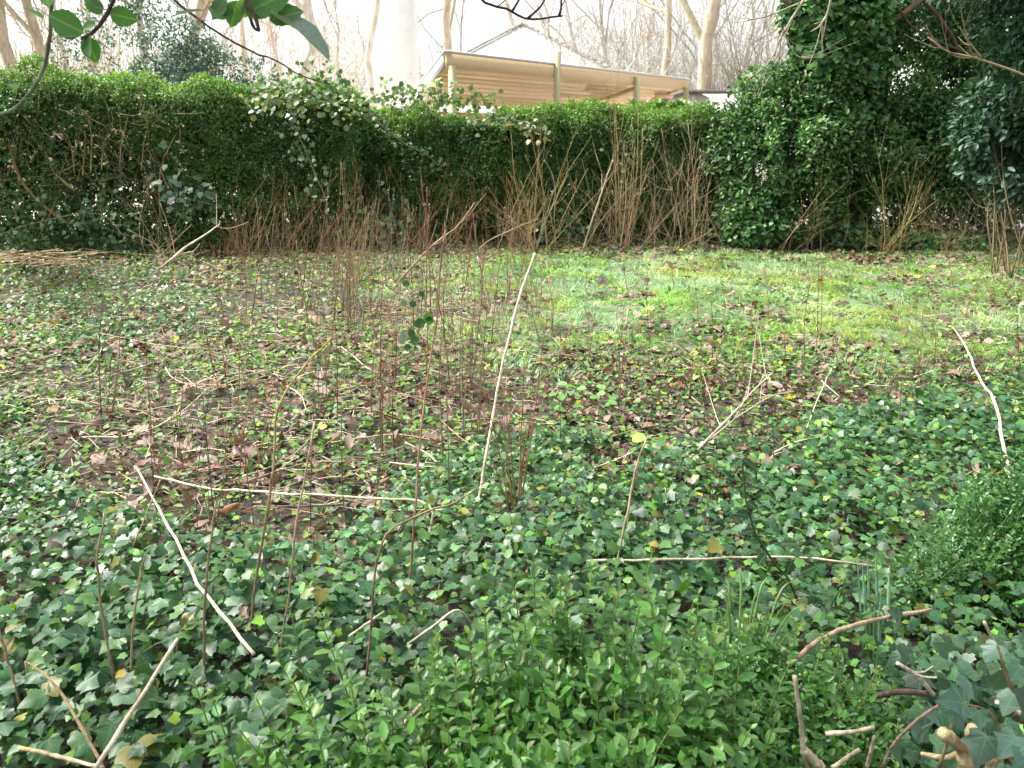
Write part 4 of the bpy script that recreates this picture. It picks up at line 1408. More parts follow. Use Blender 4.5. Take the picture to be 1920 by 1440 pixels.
evergreen('camellia_shrub', 'broad glossy green shrub left of the ivy clad trunk', on_ground(1470, 458), [wpx(1480, 240, 11.9, 120, .7, 70), wpx(1430, 300, 11.7, 85, .6, 90), wpx(1520, 300, 11.6, 90, .6, 100), wpx(1420, 390, 11.5, 80, .5, 70),
          wpx(1500, 400, 11.5, 80, .5, 60), wpx(1530, 165, 12.0, 70, .5, 60), wpx(1455, 175, 12.1, 75, .5, 50), wpx(1380, 250, 11.9, 55, .4, 60), wpx(1350, 330, 11.8, 45, .4, 80), wpx(1350, 420, 11.8, 50, .4, 50), wpx(1620, 390, 11.7, 80, .5, 70), wpx(1640, 300, 11.7, 70, .5, 70)], 46000, .075, DG + [(.12, .19, .06)], 2, .44)
evergreen('laurel_shrub', 'dark evergreen shrub right of the trunk with white wall glinting through', on_ground(1730, 465), [wpx(1720, 190, 12.4, 90, .6, 80), wpx(1800, 230, 12.2, 90, .7, 110), wpx(1700, 290, 12.2, 90, .6, 70), wpx(1780, 100, 12.6, 70, .5, 80), wpx(1700, 60, 12.9, 80, .4, 50),
          wpx(1760, 340, 12.2, 90, .6, 80), wpx(1650, 20, 12.9, 75, .4, 50), wpx(1740, 50, 12.7, 80, .4, 60), wpx(1690, 210, 12.3, 80, .4, 40), wpx(1830, 40, 12.6, 90, .5, 90), wpx(1800, 160, 12.4, 80, .5, 70), wpx(1870, 330, 12.0, 90, .5, 90), wpx(1660, 250, 12.4, 70, .4, 50)], 44000, .075, DG + [(.06, .14, .04)], 3, .40)
evergreen('laurel_shrub', 'blue green laurel shrub at the right edge under the dark overhang', on_ground(1900, 520), [wpx(1880, 230, 10.0, 75, .5, 95), wpx(1930, 300, 9.8, 80, .6, 90), wpx(1850, 290, 10.3, 50, .4, 50)], 9000, .10, [(.045, .10, .065), (.06, .125, .08), (.035, .08, .045)], 4, .40)
evergreen('yew_overhang', 'very dark evergreen overhang in the top right corner', on_ground(2080, 520), [wpx(1915, 40, 9.3, 75, .5, 75), wpx(1990, 90, 9.2, 100, .7, 120), wpx(1900, -60, 9.3, 120, .7, 70), wpx(2080, 250, 9.2, 110, .7, 200)], 14000, .085, [(.028, .078, .04), (.038, .10, .042), (.022, .062, .034)], 5, .36)
evergreen('dark_thicket', 'dark twiggy thicket low down in the right background', on_ground(1760, 440), [wpx(1480, 390, 13.2, 110, .4, 80), wpx(1600, 410, 13.2, 90, .4, 70), wpx(1700, 400, 13.4, 120, .6, 70), wpx(1860, 390, 13.2, 130, .7, 85), wpx(1990, 380, 13, 120, .7, 100), wpx(1800, 300, 13.6, 160, .5, 80)], 14000, .075, [(.03, .075, .03), (.045, .09, .035), (.06, .08, .03)], 6, .34)
evergreen('ivy_clump', 'low ivy clump at the foot of the shrub beside the grass', on_ground(1420, 455), [wpx(1420, 430, 11.2, 60, .35, 30), wpx(1590, 440, 11.3, 80, .3, 22), wpx(1740, 455, 11.3, 110, .4, 18)], 1900, .06, DG, 7, .38, FIVE, 4)

# ------------------------------------------------------------------ buildings behind the hedge
def box_part(name, p0, p1, w, h, mat, parent, up=(0, 0, 1), bevel=.0):
    """a beam from p0 to p1 (centres) of width w and height h"""
    p0, p1 = np.asarray(p0, float), np.asarray(p1, float)
    y = unit(p1 - p0)
    x = unit(np.cross(y, np.asarray(up, float)))
    z = np.cross(x, y)
    V, T = [], []
    for e, p in ((0, p0), (1, p1)):
        for sx, sz in ((-1, -1), (1, -1), (1, 1), (-1, 1)):
            V.append(p + x * sx * w / 2 + z * sz * h / 2)
    Q = [(0, 1, 2, 3), (7, 6, 5, 4), (0, 4, 5, 1), (1, 5, 6, 2), (2, 6, 7, 3), (3, 7, 4, 0)]
    for a, b, c, d in Q:
        T += [(a, b, c), (a, c, d)]
    return build(name, np.array(V), np.array(T), mat, None, None, parent)


def timber_mat(name, c1, c2):
    m, n, l, p = new_mat(name)
    tx = n.new('ShaderNodeTexCoord')
    oi = n.new('ShaderNodeObjectInfo')
    ad = n.new('ShaderNodeVectorMath')
    ad.operation = 'ADD'
    l.new(tx.outputs['Object'], ad.inputs[0])
    l.new(oi.outputs['Random'], ad.inputs[1])
    mp = n.new('ShaderNodeMapping')
    mp.inputs['Rotation'].default_value = (0, 0, -.83)
    mp.inputs['Scale'].default_value = (14, 1.2, 14)
    l.new(ad.outputs['Vector'], mp.inputs['Vector'])
    nz = n.new('ShaderNodeTexNoise')
    nz.inputs['Scale'].default_value = 3
    nz.inputs['Detail'].default_value = 5
    l.new(mp.outputs['Vector'], nz.inputs['Vector'])
    mix = n.new('ShaderNodeMath')
    mix.operation = 'MULTIPLY_ADD'
    l.new(oi.outputs['Random'], mix.inputs[0])
    mix.inputs[1].default_value = .45
    l.new(nz.outputs['Fac'], mix.inputs[2])
    cr = n.new('ShaderNodeValToRGB')
    cr.color_ramp.elements[0].position, cr.color_ramp.elements[0].color = .35, (*c1, 1)
    cr.color_ramp.elements[1].position, cr.color_ramp.elements[1].color = 1.0, (*c2, 1)
    l.new(mix.outputs[0], cr.inputs['Fac'])
    l.new(cr.outputs['Color'], p.inputs['Base Color'])
    p.inputs['Roughness'].default_value = .7
    return m


M_TIMBER = timber_mat('new_timber', (.58, .40, .21), (.80, .60, .36))
M_POST = timber_mat('treated_post', (.38, .34, .18), (.52, .47, .27))
M_GAP_SHADE = plain_mat('gap_shade', (.025, .022, .02), .95, 6)
M_RAIL = plain_mat('dark_panel', (.12, .12, .14), .7, 6)
M_WHITE = plain_mat('white_render', (.86, .85, .83), .8, 3, .05)
M_ROOFW = plain_mat('pale_roof_sheet', (.80, .80, .80), .45, 4, .05, .05)
M_MOSS = plain_mat('mossy_ridge_tile', (.34, .33, .28), .9, 12, .5)
M_SLATE = plain_mat('dark_roof', (.13, .11, .10), .8, 10, .3)

def bounce_yard():  # unseen pale slab, added to bounce light onto shelter ceiling and tower
    m = plain_mat('bounce_paving', (.56, .52, .46), .85, 5, .15)
    V = np.array([(-14, 14.0, .03), (12, 14.0, .03), (12, 29, .03), (-14, 29, .03), (-14, 14.0, -.1), (12, 14.0, -.1), (12, 29, -.1), (-14, 29, -.1)], float)
    T = []
    for q in ((0, 1, 2, 3), (4, 5, 1, 0), (5, 6, 2, 1), (6, 7, 3, 2), (7, 4, 0, 3)):
        T += [(q[0], q[1], q[2]), (q[0], q[2], q[3])]
    tag(build('bounce_yard', V, np.array(T), m), 'unseen pale yard added behind the hedge to bounce light', 'yard', kind='structure')


bounce_yard()


def shelter():
    P0 = at_y(839, 111, 15.0)
    P1 = at_y(1287, 156, 21.4)
    P1[2] = P0[2] - .02
    d = unit(P1 - P0)
    n = np.array([-d[1], d[0], 0])
    drop = -.29
    back = 2.2
    nd = unit(n + np.array([0, 0, drop]))
    root = empty('timber_shelter', (P0[0], P0[1], 0))
    tag(root, 'open timber shelter with boarded sloping ceiling behind the trimmed hedge', 'shelter')
    Lx = np.linalg.norm(P1 - P0)
    z = np.array([0, 0, 1.0])
    box_part('fascia', P0 - d * .03 - z * .03, P1 + d * .03 - z * .03, .05, .24, M_TIMBER, root)
    # ceiling boards run along the front, one behind the other
    SKEW = .52
    w = .205
    up_r = np.cross(nd, d) if np.cross(nd, d)[2] > 0 else np.cross(d, nd)
    for i in range(10):
        a = P0 + n * (.10 + i * w) + z * (drop * (.10 + i * w) - .03)
        cut = Lx * rng.uniform(.25, .75)
        up = np.cross(nd, d) if np.cross(nd, d)[2] > 0 else np.cross(d, nd)
        up = unit(up + nd * .16)
        lift = up * rng.uniform(-.006, .006)
        sk = SKEW * (.10 + i * w)
        cut = max(cut, sk + .5)
        box_part('ceiling_board', a + d * (.05 + sk) + lift, a + d * (cut - .004), w - .05, .022, M_TIMBER, root, up)
        box_part('ceiling_board', a + d * (cut + .004) - lift, a + d * (Lx - .05), w - .05, .022, M_TIMBER, root, up)
    def sheet(name, b0, b1, e0, e1, lift, th, mat):
        # a slab following the roof slope; its left end is cut askew
        q = [P0 + n * b0 + z * (drop * b0 + lift) + d * (SKEW * b0 - e0), P0 + n * b0 + z * (drop * b0 + lift) + d * (Lx + e1),
             P0 + n * b1 + z * (drop * b1 + lift) + d * (Lx + e1), P0 + n * b1 + z * (drop * b1 + lift) + d * (SKEW * b1 - e0)]
        V = np.array(q + [p - up_r * th for p in q])
        T = []
        for f in ((0, 1, 2, 3), (7, 6, 5, 4), (0, 4, 5, 1), (1, 5, 6, 2), (2, 6, 7, 3), (3, 7, 4, 0)):
            T += [(f[0], f[1], f[2]), (f[0], f[2], f[3])]
        return build(name, V, np.array(T), mat, None, None, root)
    sheet('gap_shade', .06, back - .05, -.05, -.05, .03, .01, M_GAP_SHADE)  # dark backing added so the gaps between boards read as shadow
    # roof sheet on top, with real thickness
    sheet('roof_sheet', -.05, back + .05, .10, .10, .125, .018, M_ROOFW)
    # posts
    for k, m in ((.004, M_POST), (.36, M_POST), (.715, M_POST), (.985, M_POST)):
        b = P0 + d * Lx * k - n * .075
        top = P0[2] - .11 if k in (.004, .985) else P0[2] + .02
        if k == .36:
            top = P0[2] + .34
        box_part('post', np.array([b[0], b[1], 0]), np.array([b[0], b[1], top]), .10, .10, m, root, d)
    for k in (.004, .985):
        b = P0 + d * (Lx * k + (SKEW * back if k < .5 else 0)) + n * (back - .1)
        box_part('post', np.array([b[0], b[1], 0]), np.array([b[0], b[1], P0[2] + drop * back - .08]), .11, .11, M_POST, root, d)
    # bargeboards and end rafters
    for k, wd in ((-.005, .16), (1.003, .12)):
        a = P0 + d * Lx * k
        sk = d * (SKEW * back if k < .5 else 0)
        box_part('bargeboard', a + n * .06 - z * .03, a + n * back + sk + z * (drop * back - .03), .035, wd, M_ROOFW if k < .5 else M_TIMBER, root)  # left board whitened: glare painted in with the pale roof material
    for i in range(4):
        a = P1 - d * (.25 + .0 * i) + n * (.5 + .7 * i) + z * (drop * (.5 + .7 * i) - .12)
        box_part('purlin', a - d * .35, a + d * .45, .07, .10, M_TIMBER, root)
    # brace, dark low panel at the back, lattice on the left end
    a = P0 + d * Lx * .74 + n * .05
    box_part('brace', a - d * .0 - z * .18, a + n * 1.6 + z * (drop * 1.6 - .12), .05, .09, M_TIMBER, root)
    bb = P0 + n * (back - .05)
    box_part('back_rail', bb + d * (.1 + SKEW * back) + z * (drop * back - .22), bb + d * (Lx - .1) + z * (drop * back - .22), .05, .18, M_TIMBER, root)
    box_part('back_panel', np.array([*(bb + d * Lx * .30)[:2], .75]), np.array([*(bb + d * Lx * .66)[:2], .75]), .04, 1.35, M_RAIL, root)
    e = P0 + n * .15
    zl = P0[2] - .35
    for i in range(9):
        s = e + (n + d * SKEW) * (.1 + i * .1)
        box_part('lattice_slat', np.array([s[0], s[1], zl - .75]), np.array([s[0] + n[0] * .12, s[1] + n[1] * .12, zl]), .012, .03, M_POST, root, d)
    box_part('lattice_rail', np.array([*e[:2], zl + .03]), np.array([*(e + (n + d * SKEW) * 1.1)[:2], zl - .02]), .04, .06, M_POST, root)


shelter()


def pyramid_house():
    Y = 30.0
    apex = at_y(980, 47, Y + 3.6)
    c = np.array([apex[0], Y + 3.6, 0])
    hw = 3.75
    ze = at_y(980, 152, Y)[2]
    root = empty('white_house', (c[0], c[1], 0))
    tag(root, 'white house with pale pyramid roof and mossy hips behind the shelter', 'house')
    cor = [c + [-hw, -hw, ze], c + [hw, -hw, ze], c + [hw, hw, ze], c + [-hw, hw, ze]]
    ap = apex
    # roof as four thick sheets (one closed mesh)
    V = np.array(cor + [ap] + [p - [0, 0, .12] for p in cor])
    T = [(0, 1, 4), (1, 2, 4), (2, 3, 4), (3, 0, 4)]
    for i in range(4):
        j = (i + 1) % 4
        T += [(i, 5 + i, 5 + j), (i, 5 + j, j)]
    T += [(5, 6, 7), (5, 7, 8)]
    build('roof', V, np.array(T), M_ROOFW, None, None, root)
    for i in range(4):
        a = cor[i]
        m = 17
        for k in range(m):
            t0, t1 = k / m, (k + .93) / m
            p, q = a * (1 - t0) + ap * t0 + [0, 0, .07], a * (1 - t1) + ap * t1 + [0, 0, .07 + .02 * rng.random()]
            box_part('ridge_tile', p, q, .16, .05, M_MOSS, root)
    w = hw - .35
    box_part('wall', c + [0, -w, (ze - .1) / 2], c + [0, w, (ze - .1) / 2], 2 * w, ze - .14, M_WHITE, root)


pyramid_house()


def chimney():
    a, b = at_y(694, 100, 26), at_y(777, 100, 26)
    cx, w = (a[0] + b[0]) / 2, b[0] - a[0]
    root = empty('white_tower', (cx, 26.7, 0))
    tag(root, 'tall plain white rendered tower left of the timber shelter', 'tower')
    box_part('wall', (cx, 26 + w / 2, 0), (cx, 26 + w / 2, 7.4), w, w, M_WHITE, root, (0, 1, 0))
    box_part('plinth', (cx, 26 + w / 2, 0), (cx, 26 + w / 2, .5), w + .12, w + .12, M_WHITE, root, (0, 1, 0))
    box_part('cap', (cx, 26 + w / 2, 7.4), (cx, 26 + w / 2, 7.55), w + .2, w + .2, M_SLATE, root, (0, 1, 0))


chimney()


def right_house():
    Y = 22.0
    x0, x1 = at_y(1292, 200, Y)[0], at_y(1560, 200, Y)[0]
    ze = at_y(1340, 176, Y)[2]
    root = empty('white_outbuilding', ((x0 + x1) / 2, Y + 2, 0))
    tag(root, 'low white wall of an outbuilding showing right of the shelter', 'outbuilding')
    box_part('wall', ((x0 + x1) / 2, Y, ze / 2), ((x0 + x1) / 2, Y + 4, ze / 2), x1 - x0, ze, M_WHITE, root)
    xm = (x0 + x1) / 2
    V = np.array([(x0 - .15, Y - .2, ze), (x1 + .15, Y - .2, ze), (x1 + .15, Y + 4.2, ze), (x0 - .15, Y + 4.2, ze), (x0 - .15, Y - .2, ze + .1), (x1 + .15, Y - .2, ze + .1), (x1 + .15, Y + 4.2, ze + .16), (x0 - .15, Y + 4.2, ze + .16)], float)
    T = []
    for q in ((3, 2, 1, 0), (4, 5, 6, 7), (0, 1, 5, 4), (1, 2, 6, 5), (2, 3, 7, 6), (3, 0, 4, 7)):
        T += [(q[0], q[1], q[2]), (q[0], q[2], q[3])]
    build('roof', V, np.array(T), M_SLATE, None, None, root)
    # gabled cottage behind the dark shrub
    Y = 19.0
    xa, xb = at_y(1590, 200, Y)[0], at_y(1930, 200, Y)[0]
    xc = (xa + xb) / 2
    ze, zr = at_y(1600, 130, Y)[2], at_y(1760, 20, Y)[2]
    root = empty('white_cottage', (xc, Y + 3, 0))
    tag(root, 'white gable of a cottage glinting through the evergreen on the right', 'cottage')
    V = []
    for y in (Y, Y + 6):
        V += [(xa, y, 0), (xb, y, 0), (xb, y, ze), (xc, y, zr), (xa, y, ze)]
    T = [(0, 1, 2), (0, 2, 3), (0, 3, 4), (5, 7, 6), (5, 8, 7), (5, 9, 8), (0, 4, 9), (0, 9, 5), (1, 6, 7), (1, 7, 2), (2, 7, 8), (2, 8, 3), (3, 8, 9), (3, 9, 4)]
    build('wall', np.array(V, float), np.array(T), M_WHITE, None, None, root)
    for x, s in ((xa, -1), (xb, 1)):
        a, b = np.array([x + s * .3, 0, ze - .12]), np.array([xc, 0, zr + .09])
        o = (a + b) / 2
        L = np.linalg.norm(b - a)
        up = unit(np.cross([0, 1, 0], b - a)) * (-s)
        if up[2] < 0:
            up = -up
        box_part('roof', (o[0], Y - .25, o[2] + .05), (o[0], Y + 6.2, o[2] + .05), L, .12, M_SLATE, root, up)


right_house()

# ------------------------------------------------------------------ bare trees behind the hedge
def grow(P, R, nc, ratio, ang, t0=.25, up=.15, K=6, wob=.10, rr=.55):
    N, KK, _ = P.shape
    t = t0 + (1 - t0) * rng.random((N, nc))
    idx = np.clip((t * (KK - 1)), 0, KK - 1.001)
    i = idx.astype(int)
    f = (idx - i)[..., None]
    ar = np.arange(N)[:, None]
    S = P[ar, i] * (1 - f) + P[ar, i + 1] * f
    tan = unit(P[ar, i + 1] - P[ar, i])
    L = np.linalg.norm(P[:, -1] - P[:, 0], axis=-1)[:, None] * ratio * rng.uniform(.6, 1.25, (N, nc)) * (1.15 - .55 * t)
    r0 = (R[ar, i]) * rr
    d = unit(tan * np.cos(ang) + rdir(N * nc).reshape(N, nc, 3) * np.sin(ang) * 1.25 + [0, 0, up])
    S, d, L, r0 = S.reshape(-1, 3), d.reshape(-1, 3), L.ravel(), r0.ravel()
    tt = np.linspace(0, 1, K)[None, :, None]
    W = np.cumsum(rng.normal(0, wob, (len(S), K, 3)), 1)
    W -= W[:, :1]
    Q = S[:, None] + (d[:, None] * tt + W * .35 + np.array([0, 0, up * .5]) * tt ** 2) * L[:, None, None]
    return Q, np.linspace(1, .35, K)[None] * r0[:, None]


def bare_tree(name, label, x_px, y_px, Y, r, H, col, levels=((9, .45, .7), (6, .5, .7), (4, .55, .8)), lean=(0, 0), tcol=None, base_t=.3, cat='tree', group='bare trees beyond the hedge', minr=.006, wob=.02):
    p = at_y(x_px, y_px, Y)
    base = np.array([p[0], Y, -.05])
    root = empty(name, base)
    tag(root, label, cat, group)
    K = 10
    t = np.linspace(0, 1, K)[:, None]
    W = np.cumsum(rng.normal(0, wob, (K, 3)), 0)
    P = base + np.array([lean[0], lean[1], 1.0]) * H * t + (W - W[0]) * H * [1, 1, .1]
    R = (.82 * r * (1 - .75 * t[:, 0] ** 1.2)) * (1 + .5 * np.exp(-t[:, 0] * 14))
    V, T = tubes(P, R, 10)
    build('trunk', V, T, M_BARK, np.tile(col, (len(V), 1)), None, root, True)
    Q, S = P[None], R[None]
    b = Bag()
    tc = col if tcol is None else tcol
    first = True
    for nc, ra, an in levels:
        Q, S = grow(Q, S, nc, ra, an, base_t if first else .2, .15, 6 if first else 5)
        S = np.maximum(S, minr)
        V, T = tubes(Q, S, 5 if first else 3)
        b.add(V, T, np.repeat(vary(np.tile(tc, (len(Q), 1)), len(Q), .15, .04), Q.shape[1] * (5 if first else 3), 0))
        first = False
    b.build('crown', M_TWIG, root)
    return root


WARM = np.array([.52, .44, .32])  # bark colours lightened to stand in for bright haze behind the hedge
PALEB = np.array([.66, .60, .50])
GREYB = np.array([.53, .51, .46])
def backdrop_trees():
    T = bare_tree
    T('bare_tree', 'thick warm brown double trunk at the far left behind the hedge', 38, 100, 19, .20, 11, WARM * .8, lean=(-.03, 0))
    T('bare_tree', 'leaning brown trunk close beside the far left double trunk', 68, 100, 19.5, .16, 11, WARM * .8, lean=(.015, 0))
    T('bare_tree', 'slim dark trunk right of the hanging left twig', 268, 100, 23, .14, 11, GREYB * .7)
    T('bare_tree', 'brown trunk behind the left hedge below the hanging twigs', 340, 100, 21, .17, 11, WARM * .9, lean=(-.02, 0))
    T('bare_tree', 'pale slim trunk in the left background right of the blue green holly', 462, 100, 26, .13, 11, PALEB)
    T('bare_tree', 'pale crooked trunk above the ivy head of the left hedge', 577, 100, 22, .21, 11, PALEB * .95, lean=(0, 0), wob=.03)
    T('bare_tree', 'pale slender trunk touching the left edge of the white tower', 690, 100, 24, .13, 11, PALEB * 1.05)
    T('bare_tree', 'multi stemmed pale tree right of the white tower', 800, 100, 34, .14, 13, PALEB, lean=(.02, 0))
    T('bare_tree', 'brown trunk rising right of the white tower beside the shelter roof', 832, 100, 33, .24, 13, WARM * .9, lean=(.03, 0))
    T('bare_tree', 'pale tree behind the peak of the pyramid roof', 940, 60, 42, .22, 15, PALEB)
    T('bare_tree', 'thick warm trunk right of the pyramid roof', 1272, 90, 24, .27, 12, WARM * 1.2, lean=(.015, 0))
    T('bare_tree', 'second warm trunk leaning just right of the thick one', 1246, 90, 25, .15, 12, WARM * 1.1, lean=(.03, 0))
    T('bare_tree', 'grey slim trunk right of the pyramid roof slope', 1120, 90, 36, .16, 13, GREYB)
    T('bare_tree', 'slim grey tree far behind the right shrub', 1380, 90, 34, .17, 13, GREYB)
    T('bare_tree', 'grey tree behind the ivy clad trunk', 1640, 60, 32, .18, 13, GREYB)
    T('bare_tree', 'grey tree behind the far right evergreen', 1830, 60, 30, .18, 13, GREYB)
    for i, (x, Y) in enumerate([(-60, 30), (120, 34), (190, 40), (400, 38), (520, 36), (640, 44), (740, 46), (880, 48), (1010, 50), (1070, 40), (1180, 42), (1330, 30), (1450, 38), (1550, 44), (1740, 40)]):
        T('far_bare_tree', ['thin bare tree cut by the left edge of the photo', 'thin bare tree far behind the far left trunks', 'thin far tree between the far left trunks and the hanging leaves', 'thin far tree behind the hanging holly cluster', 'thin far tree just left of the pale crooked trunk', 'thin far tree just right of the pale crooked trunk', 'thin far tree hidden behind the white tower', 'thin far tree left of the pyramid roof peak', 'thin far tree right of the pyramid roof peak', 'thin far tree over the right slope of the pyramid roof', 'thin far tree above the middle of the shelter ceiling', 'thin far tree right of the thick warm trunk', 'thin far tree over the glossy green shrub', 'thin far tree left of the ivy clad trunk top', 'thin far tree over the white cottage gable'][i], x, 90, Y, .12, 12 + rng.random() * 3, (GREYB if i % 2 else PALEB) * rng.uniform(.8, 1.05), ((10, .42, .7), (5, .5, .75), (4, .55, .8)), group='thin bare trees of the far wood', base_t=.1, minr=.010)
    # bushy undergrowth: twiggy shrubs, each one a thing
    for i, (x, Y, H, c, lb) in enumerate([(1060, 33, 7.0, GREYB, 'grey brown twiggy bush right of the pyramid roof'), (1140, 30, 6.4, WARM * .8, 'brown twiggy bush above the right end of the shelter'), (1210, 28, 6.4, GREYB * .9, 'grey twiggy bush left of the thick warm trunk'),
                                          (1330, 26, 6.0, GREYB, 'grey twiggy bush right of the thick warm trunk'), (1400, 25, 5.6, GREYB * .9, 'grey twiggy bush above the low white wall'), (1470, 24, 5.6, WARM * .8, 'brown twiggy bush behind the ivy clad trunk'),
                                          (560, 27, 5.6, PALEB, 'pale twiggy bush behind the left hedge top'), (640, 28, 5.6, PALEB, 'pale twiggy bush left of the white tower'), (480, 26, 5.6, WARM, 'warm brown twiggy bush behind the left hedge'),
                                          (170, 24, 5.6, WARM, 'warm twiggy bush between the left trunks and the hanging twig'), (110, 23, 5.6, WARM * .9, 'brown twiggy bush right of the far left double trunk'), (400, 27, 5.6, WARM * .9, 'brown twiggy bush behind the blue green holly'),
                                          (10, 22, 5.6, WARM * .9, 'brown twiggy bush at the left edge behind the hedge'), (1290, 34, 7.4, GREYB, 'tall grey twiggy bush behind the thick warm trunk')]):
        p = at_y(x, 100, Y)
        root = empty('twiggy_bush', (p[0], Y, 0))
        tag(root, lb, 'bush', 'twiggy bushes beyond the hedge')
        m = 30 if x > 1000 else 22
        d = unit(np.stack([rng.normal(0, .42, m), rng.normal(0, .35, m), np.ones(m)], -1))
        S = np.array([p[0], Y, 0]) + rng.normal(0, .3, (m, 3)) * [1, 1, 0]
        P, R = twig_set(S, d, H * rng.uniform(.6, 1.1, m), rng.uniform(.014, .03, m), 7, .05)
        b = Bag()
        V, TT = tubes(P, R, 4)
        b.add(V, TT, c * .9)
        for nc, ra, KK in ((7, .36, 4), (5, .45, 3)):
            P, R = grow(P, R, nc, ra, .75, .15, .1, KK)
            R = np.maximum(R, .0055)
            V, TT = tubes(P, R, 3)
            b.add(V, TT, np.repeat(vary(np.tile(c, (len(P), 1)), len(P), .2, .05), P.shape[1] * 3, 0))
        b.build('branches', M_TWIG, root)


backdrop_trees()
BG = [(.07, .13, .10), (.09, .16, .12), (.05, .10, .075)]
evergreen('holly_tree', 'blue green holly bush standing behind the left hedge', at_y(370, 120, 17.5), [wpx(365, 130, 17.5, 75, .9, 55), wpx(340, 90, 17.8, 60, .8, 50), wpx(440, 140, 17.5, 70, .8, 35), wpx(300, 150, 17.5, 50, .8, 40)], 9000, .085, BG, 8, .42, stems=6)
evergreen('holly_tree', 'loose grey green evergreen between the left trunks', at_y(215, 60, 20.5), [wpx(215, 50, 20.5, 55, .9, 70), wpx(280, 70, 21, 40, .8, 80), wpx(150, 100, 20.5, 45, .8, 45), wpx(270, -10, 21, 60, .9, 50)], 5200, .09, BG, 9, .50, stems=6)

# ------------------------------------------------------------------ foreground box shrubs
def shoots_shrub(name, label, bases, tips, n_shoot, leaf, gap, cols, take=300, fill=0, fill_ell=None, stemc=(.16, .22, .06), tpl=OVAL, spread=.05, budc=(.42, .45, .16)):
    """upright shoots with opposite leaf pairs; each shoot's stem is a part, the largest leaves are parts"""
    B = np.mean(np.array(bases), 0)
    root = empty(name, (B[0], B[1], 0))
    tag(root, label, 'shrub')
    pos, yd, nr, sc, isb = [], [], [], [], []
    tips = np.asarray(tips)
    for i in range(len(tips)):
        tip = tips[i]
        b = np.array(bases[i % len(bases)]) + rng.normal(0, spread, 3) * [1, 1, 0]
        b[2] = 0
        L = np.linalg.norm(tip - b)
        mid = b * .45 + tip * .55 + rng.normal(0, .02, 3)
        C = curve([b, mid, tip], 14)
        r = .0028
        stickcol = np.array(stemc) * rng.uniform(.8, 1.2)
        V, T = tubes(C, np.linspace(r, .0012, 14), 5)
        build('stem', V, T, M_STEM, np.tile(stickcol, (len(V), 1)), None, root, True)
        seg = np.linalg.norm(np.diff(C, axis=0), axis=1)
        cum = np.concatenate([[0], np.cumsum(seg)])
        s = cum[-1]
        k = 0
        ang0 = rng.random() * 6.28
        lo = max(0, s - rng.uniform(.26, .42))
        while s > lo:
            q = np.array([np.interp(s, cum, C[:, j]) for j in range(3)])
            j = int(np.clip(np.searchsorted(cum, s), 1, 13))
            t = unit(C[j] - C[j - 1])
            e1 = unit(np.cross(t, [.3, .1, 1]))
            e2 = np.cross(t, e1)
            a = ang0 + k * math.pi / 2 + rng.normal(0, .25)
            young = min(1, .45 + k * .22)
            for sg in (0, math.pi):
                o = e1 * math.cos(a + sg) + e2 * math.sin(a + sg)
                pos.append(q)
                yd.append(o * (.45 + .55 * young) + t * (1.05 - .55 * young) + rng.normal(0, .14, 3))
                nr.append(t * .9 - o * .25 + rng.normal(0, .18, 3) + np.array([0, -.1, .25]))
                sc.append(leaf * young * rng.uniform(.8, 1.2))
                isb.append(k < 2)
            s -= gap * rng.uniform(.75, 1.25)
            k += 1
    pos, yd, nr, sc, isb = map(np.array, (pos, yd, nr, sc, isb))
    n = len(pos)
    c = vary(pick(cols, n), n, .18, .06)
    c[isb] = c[isb] * .55 + np.array([.16, .22, .06]) * .6
    vis, d, _, _ = near_view(pos, -5)
    order = np.argsort(-np.where(vis, sc / d, 0))[:take]
    if take:
        leaf_parts(root, [tpl, OVAL2], M_BOX, pos, yd, nr, sc, order, c, 10)
    rest = np.ones(n, bool)
    rest[order] = False
    bag = Bag()
    scatter(tpl, pos[rest], yd[rest], nr[rest], sc[rest], c[rest], bag)
    if fill:
        m = fill
        e = np.asarray(fill_ell, float)
        w = e[:, 3] * e[:, 4] * e[:, 5]
        q = e[rng.choice(len(e), m, p=w / w.sum())]
        dd = rdir(m)
        P = q[:, :3] + dd * q[:, 3:] * (rng.random((m, 1)) ** .45)
        kk = (P[:, 2] > .03) & (vnoise(P, 14, 81) > .33)
        P, dd = P[kk], dd[kk]
        m = len(P)
        scatter(QUADL, P, dd * .5 + rng.normal(0, .7, (m, 3)) + [0, 0, .2], dd * .3 + rng.normal(0, .35, (m, 3)) + [0, -.25, .8], rng.uniform(leaf * .6, leaf * 1.1, m), vary(pick(cols, m), m, .2, .06), bag)
    tag(bag.build('foliage', M_BOX, root, True), kind='stuff')
    return root


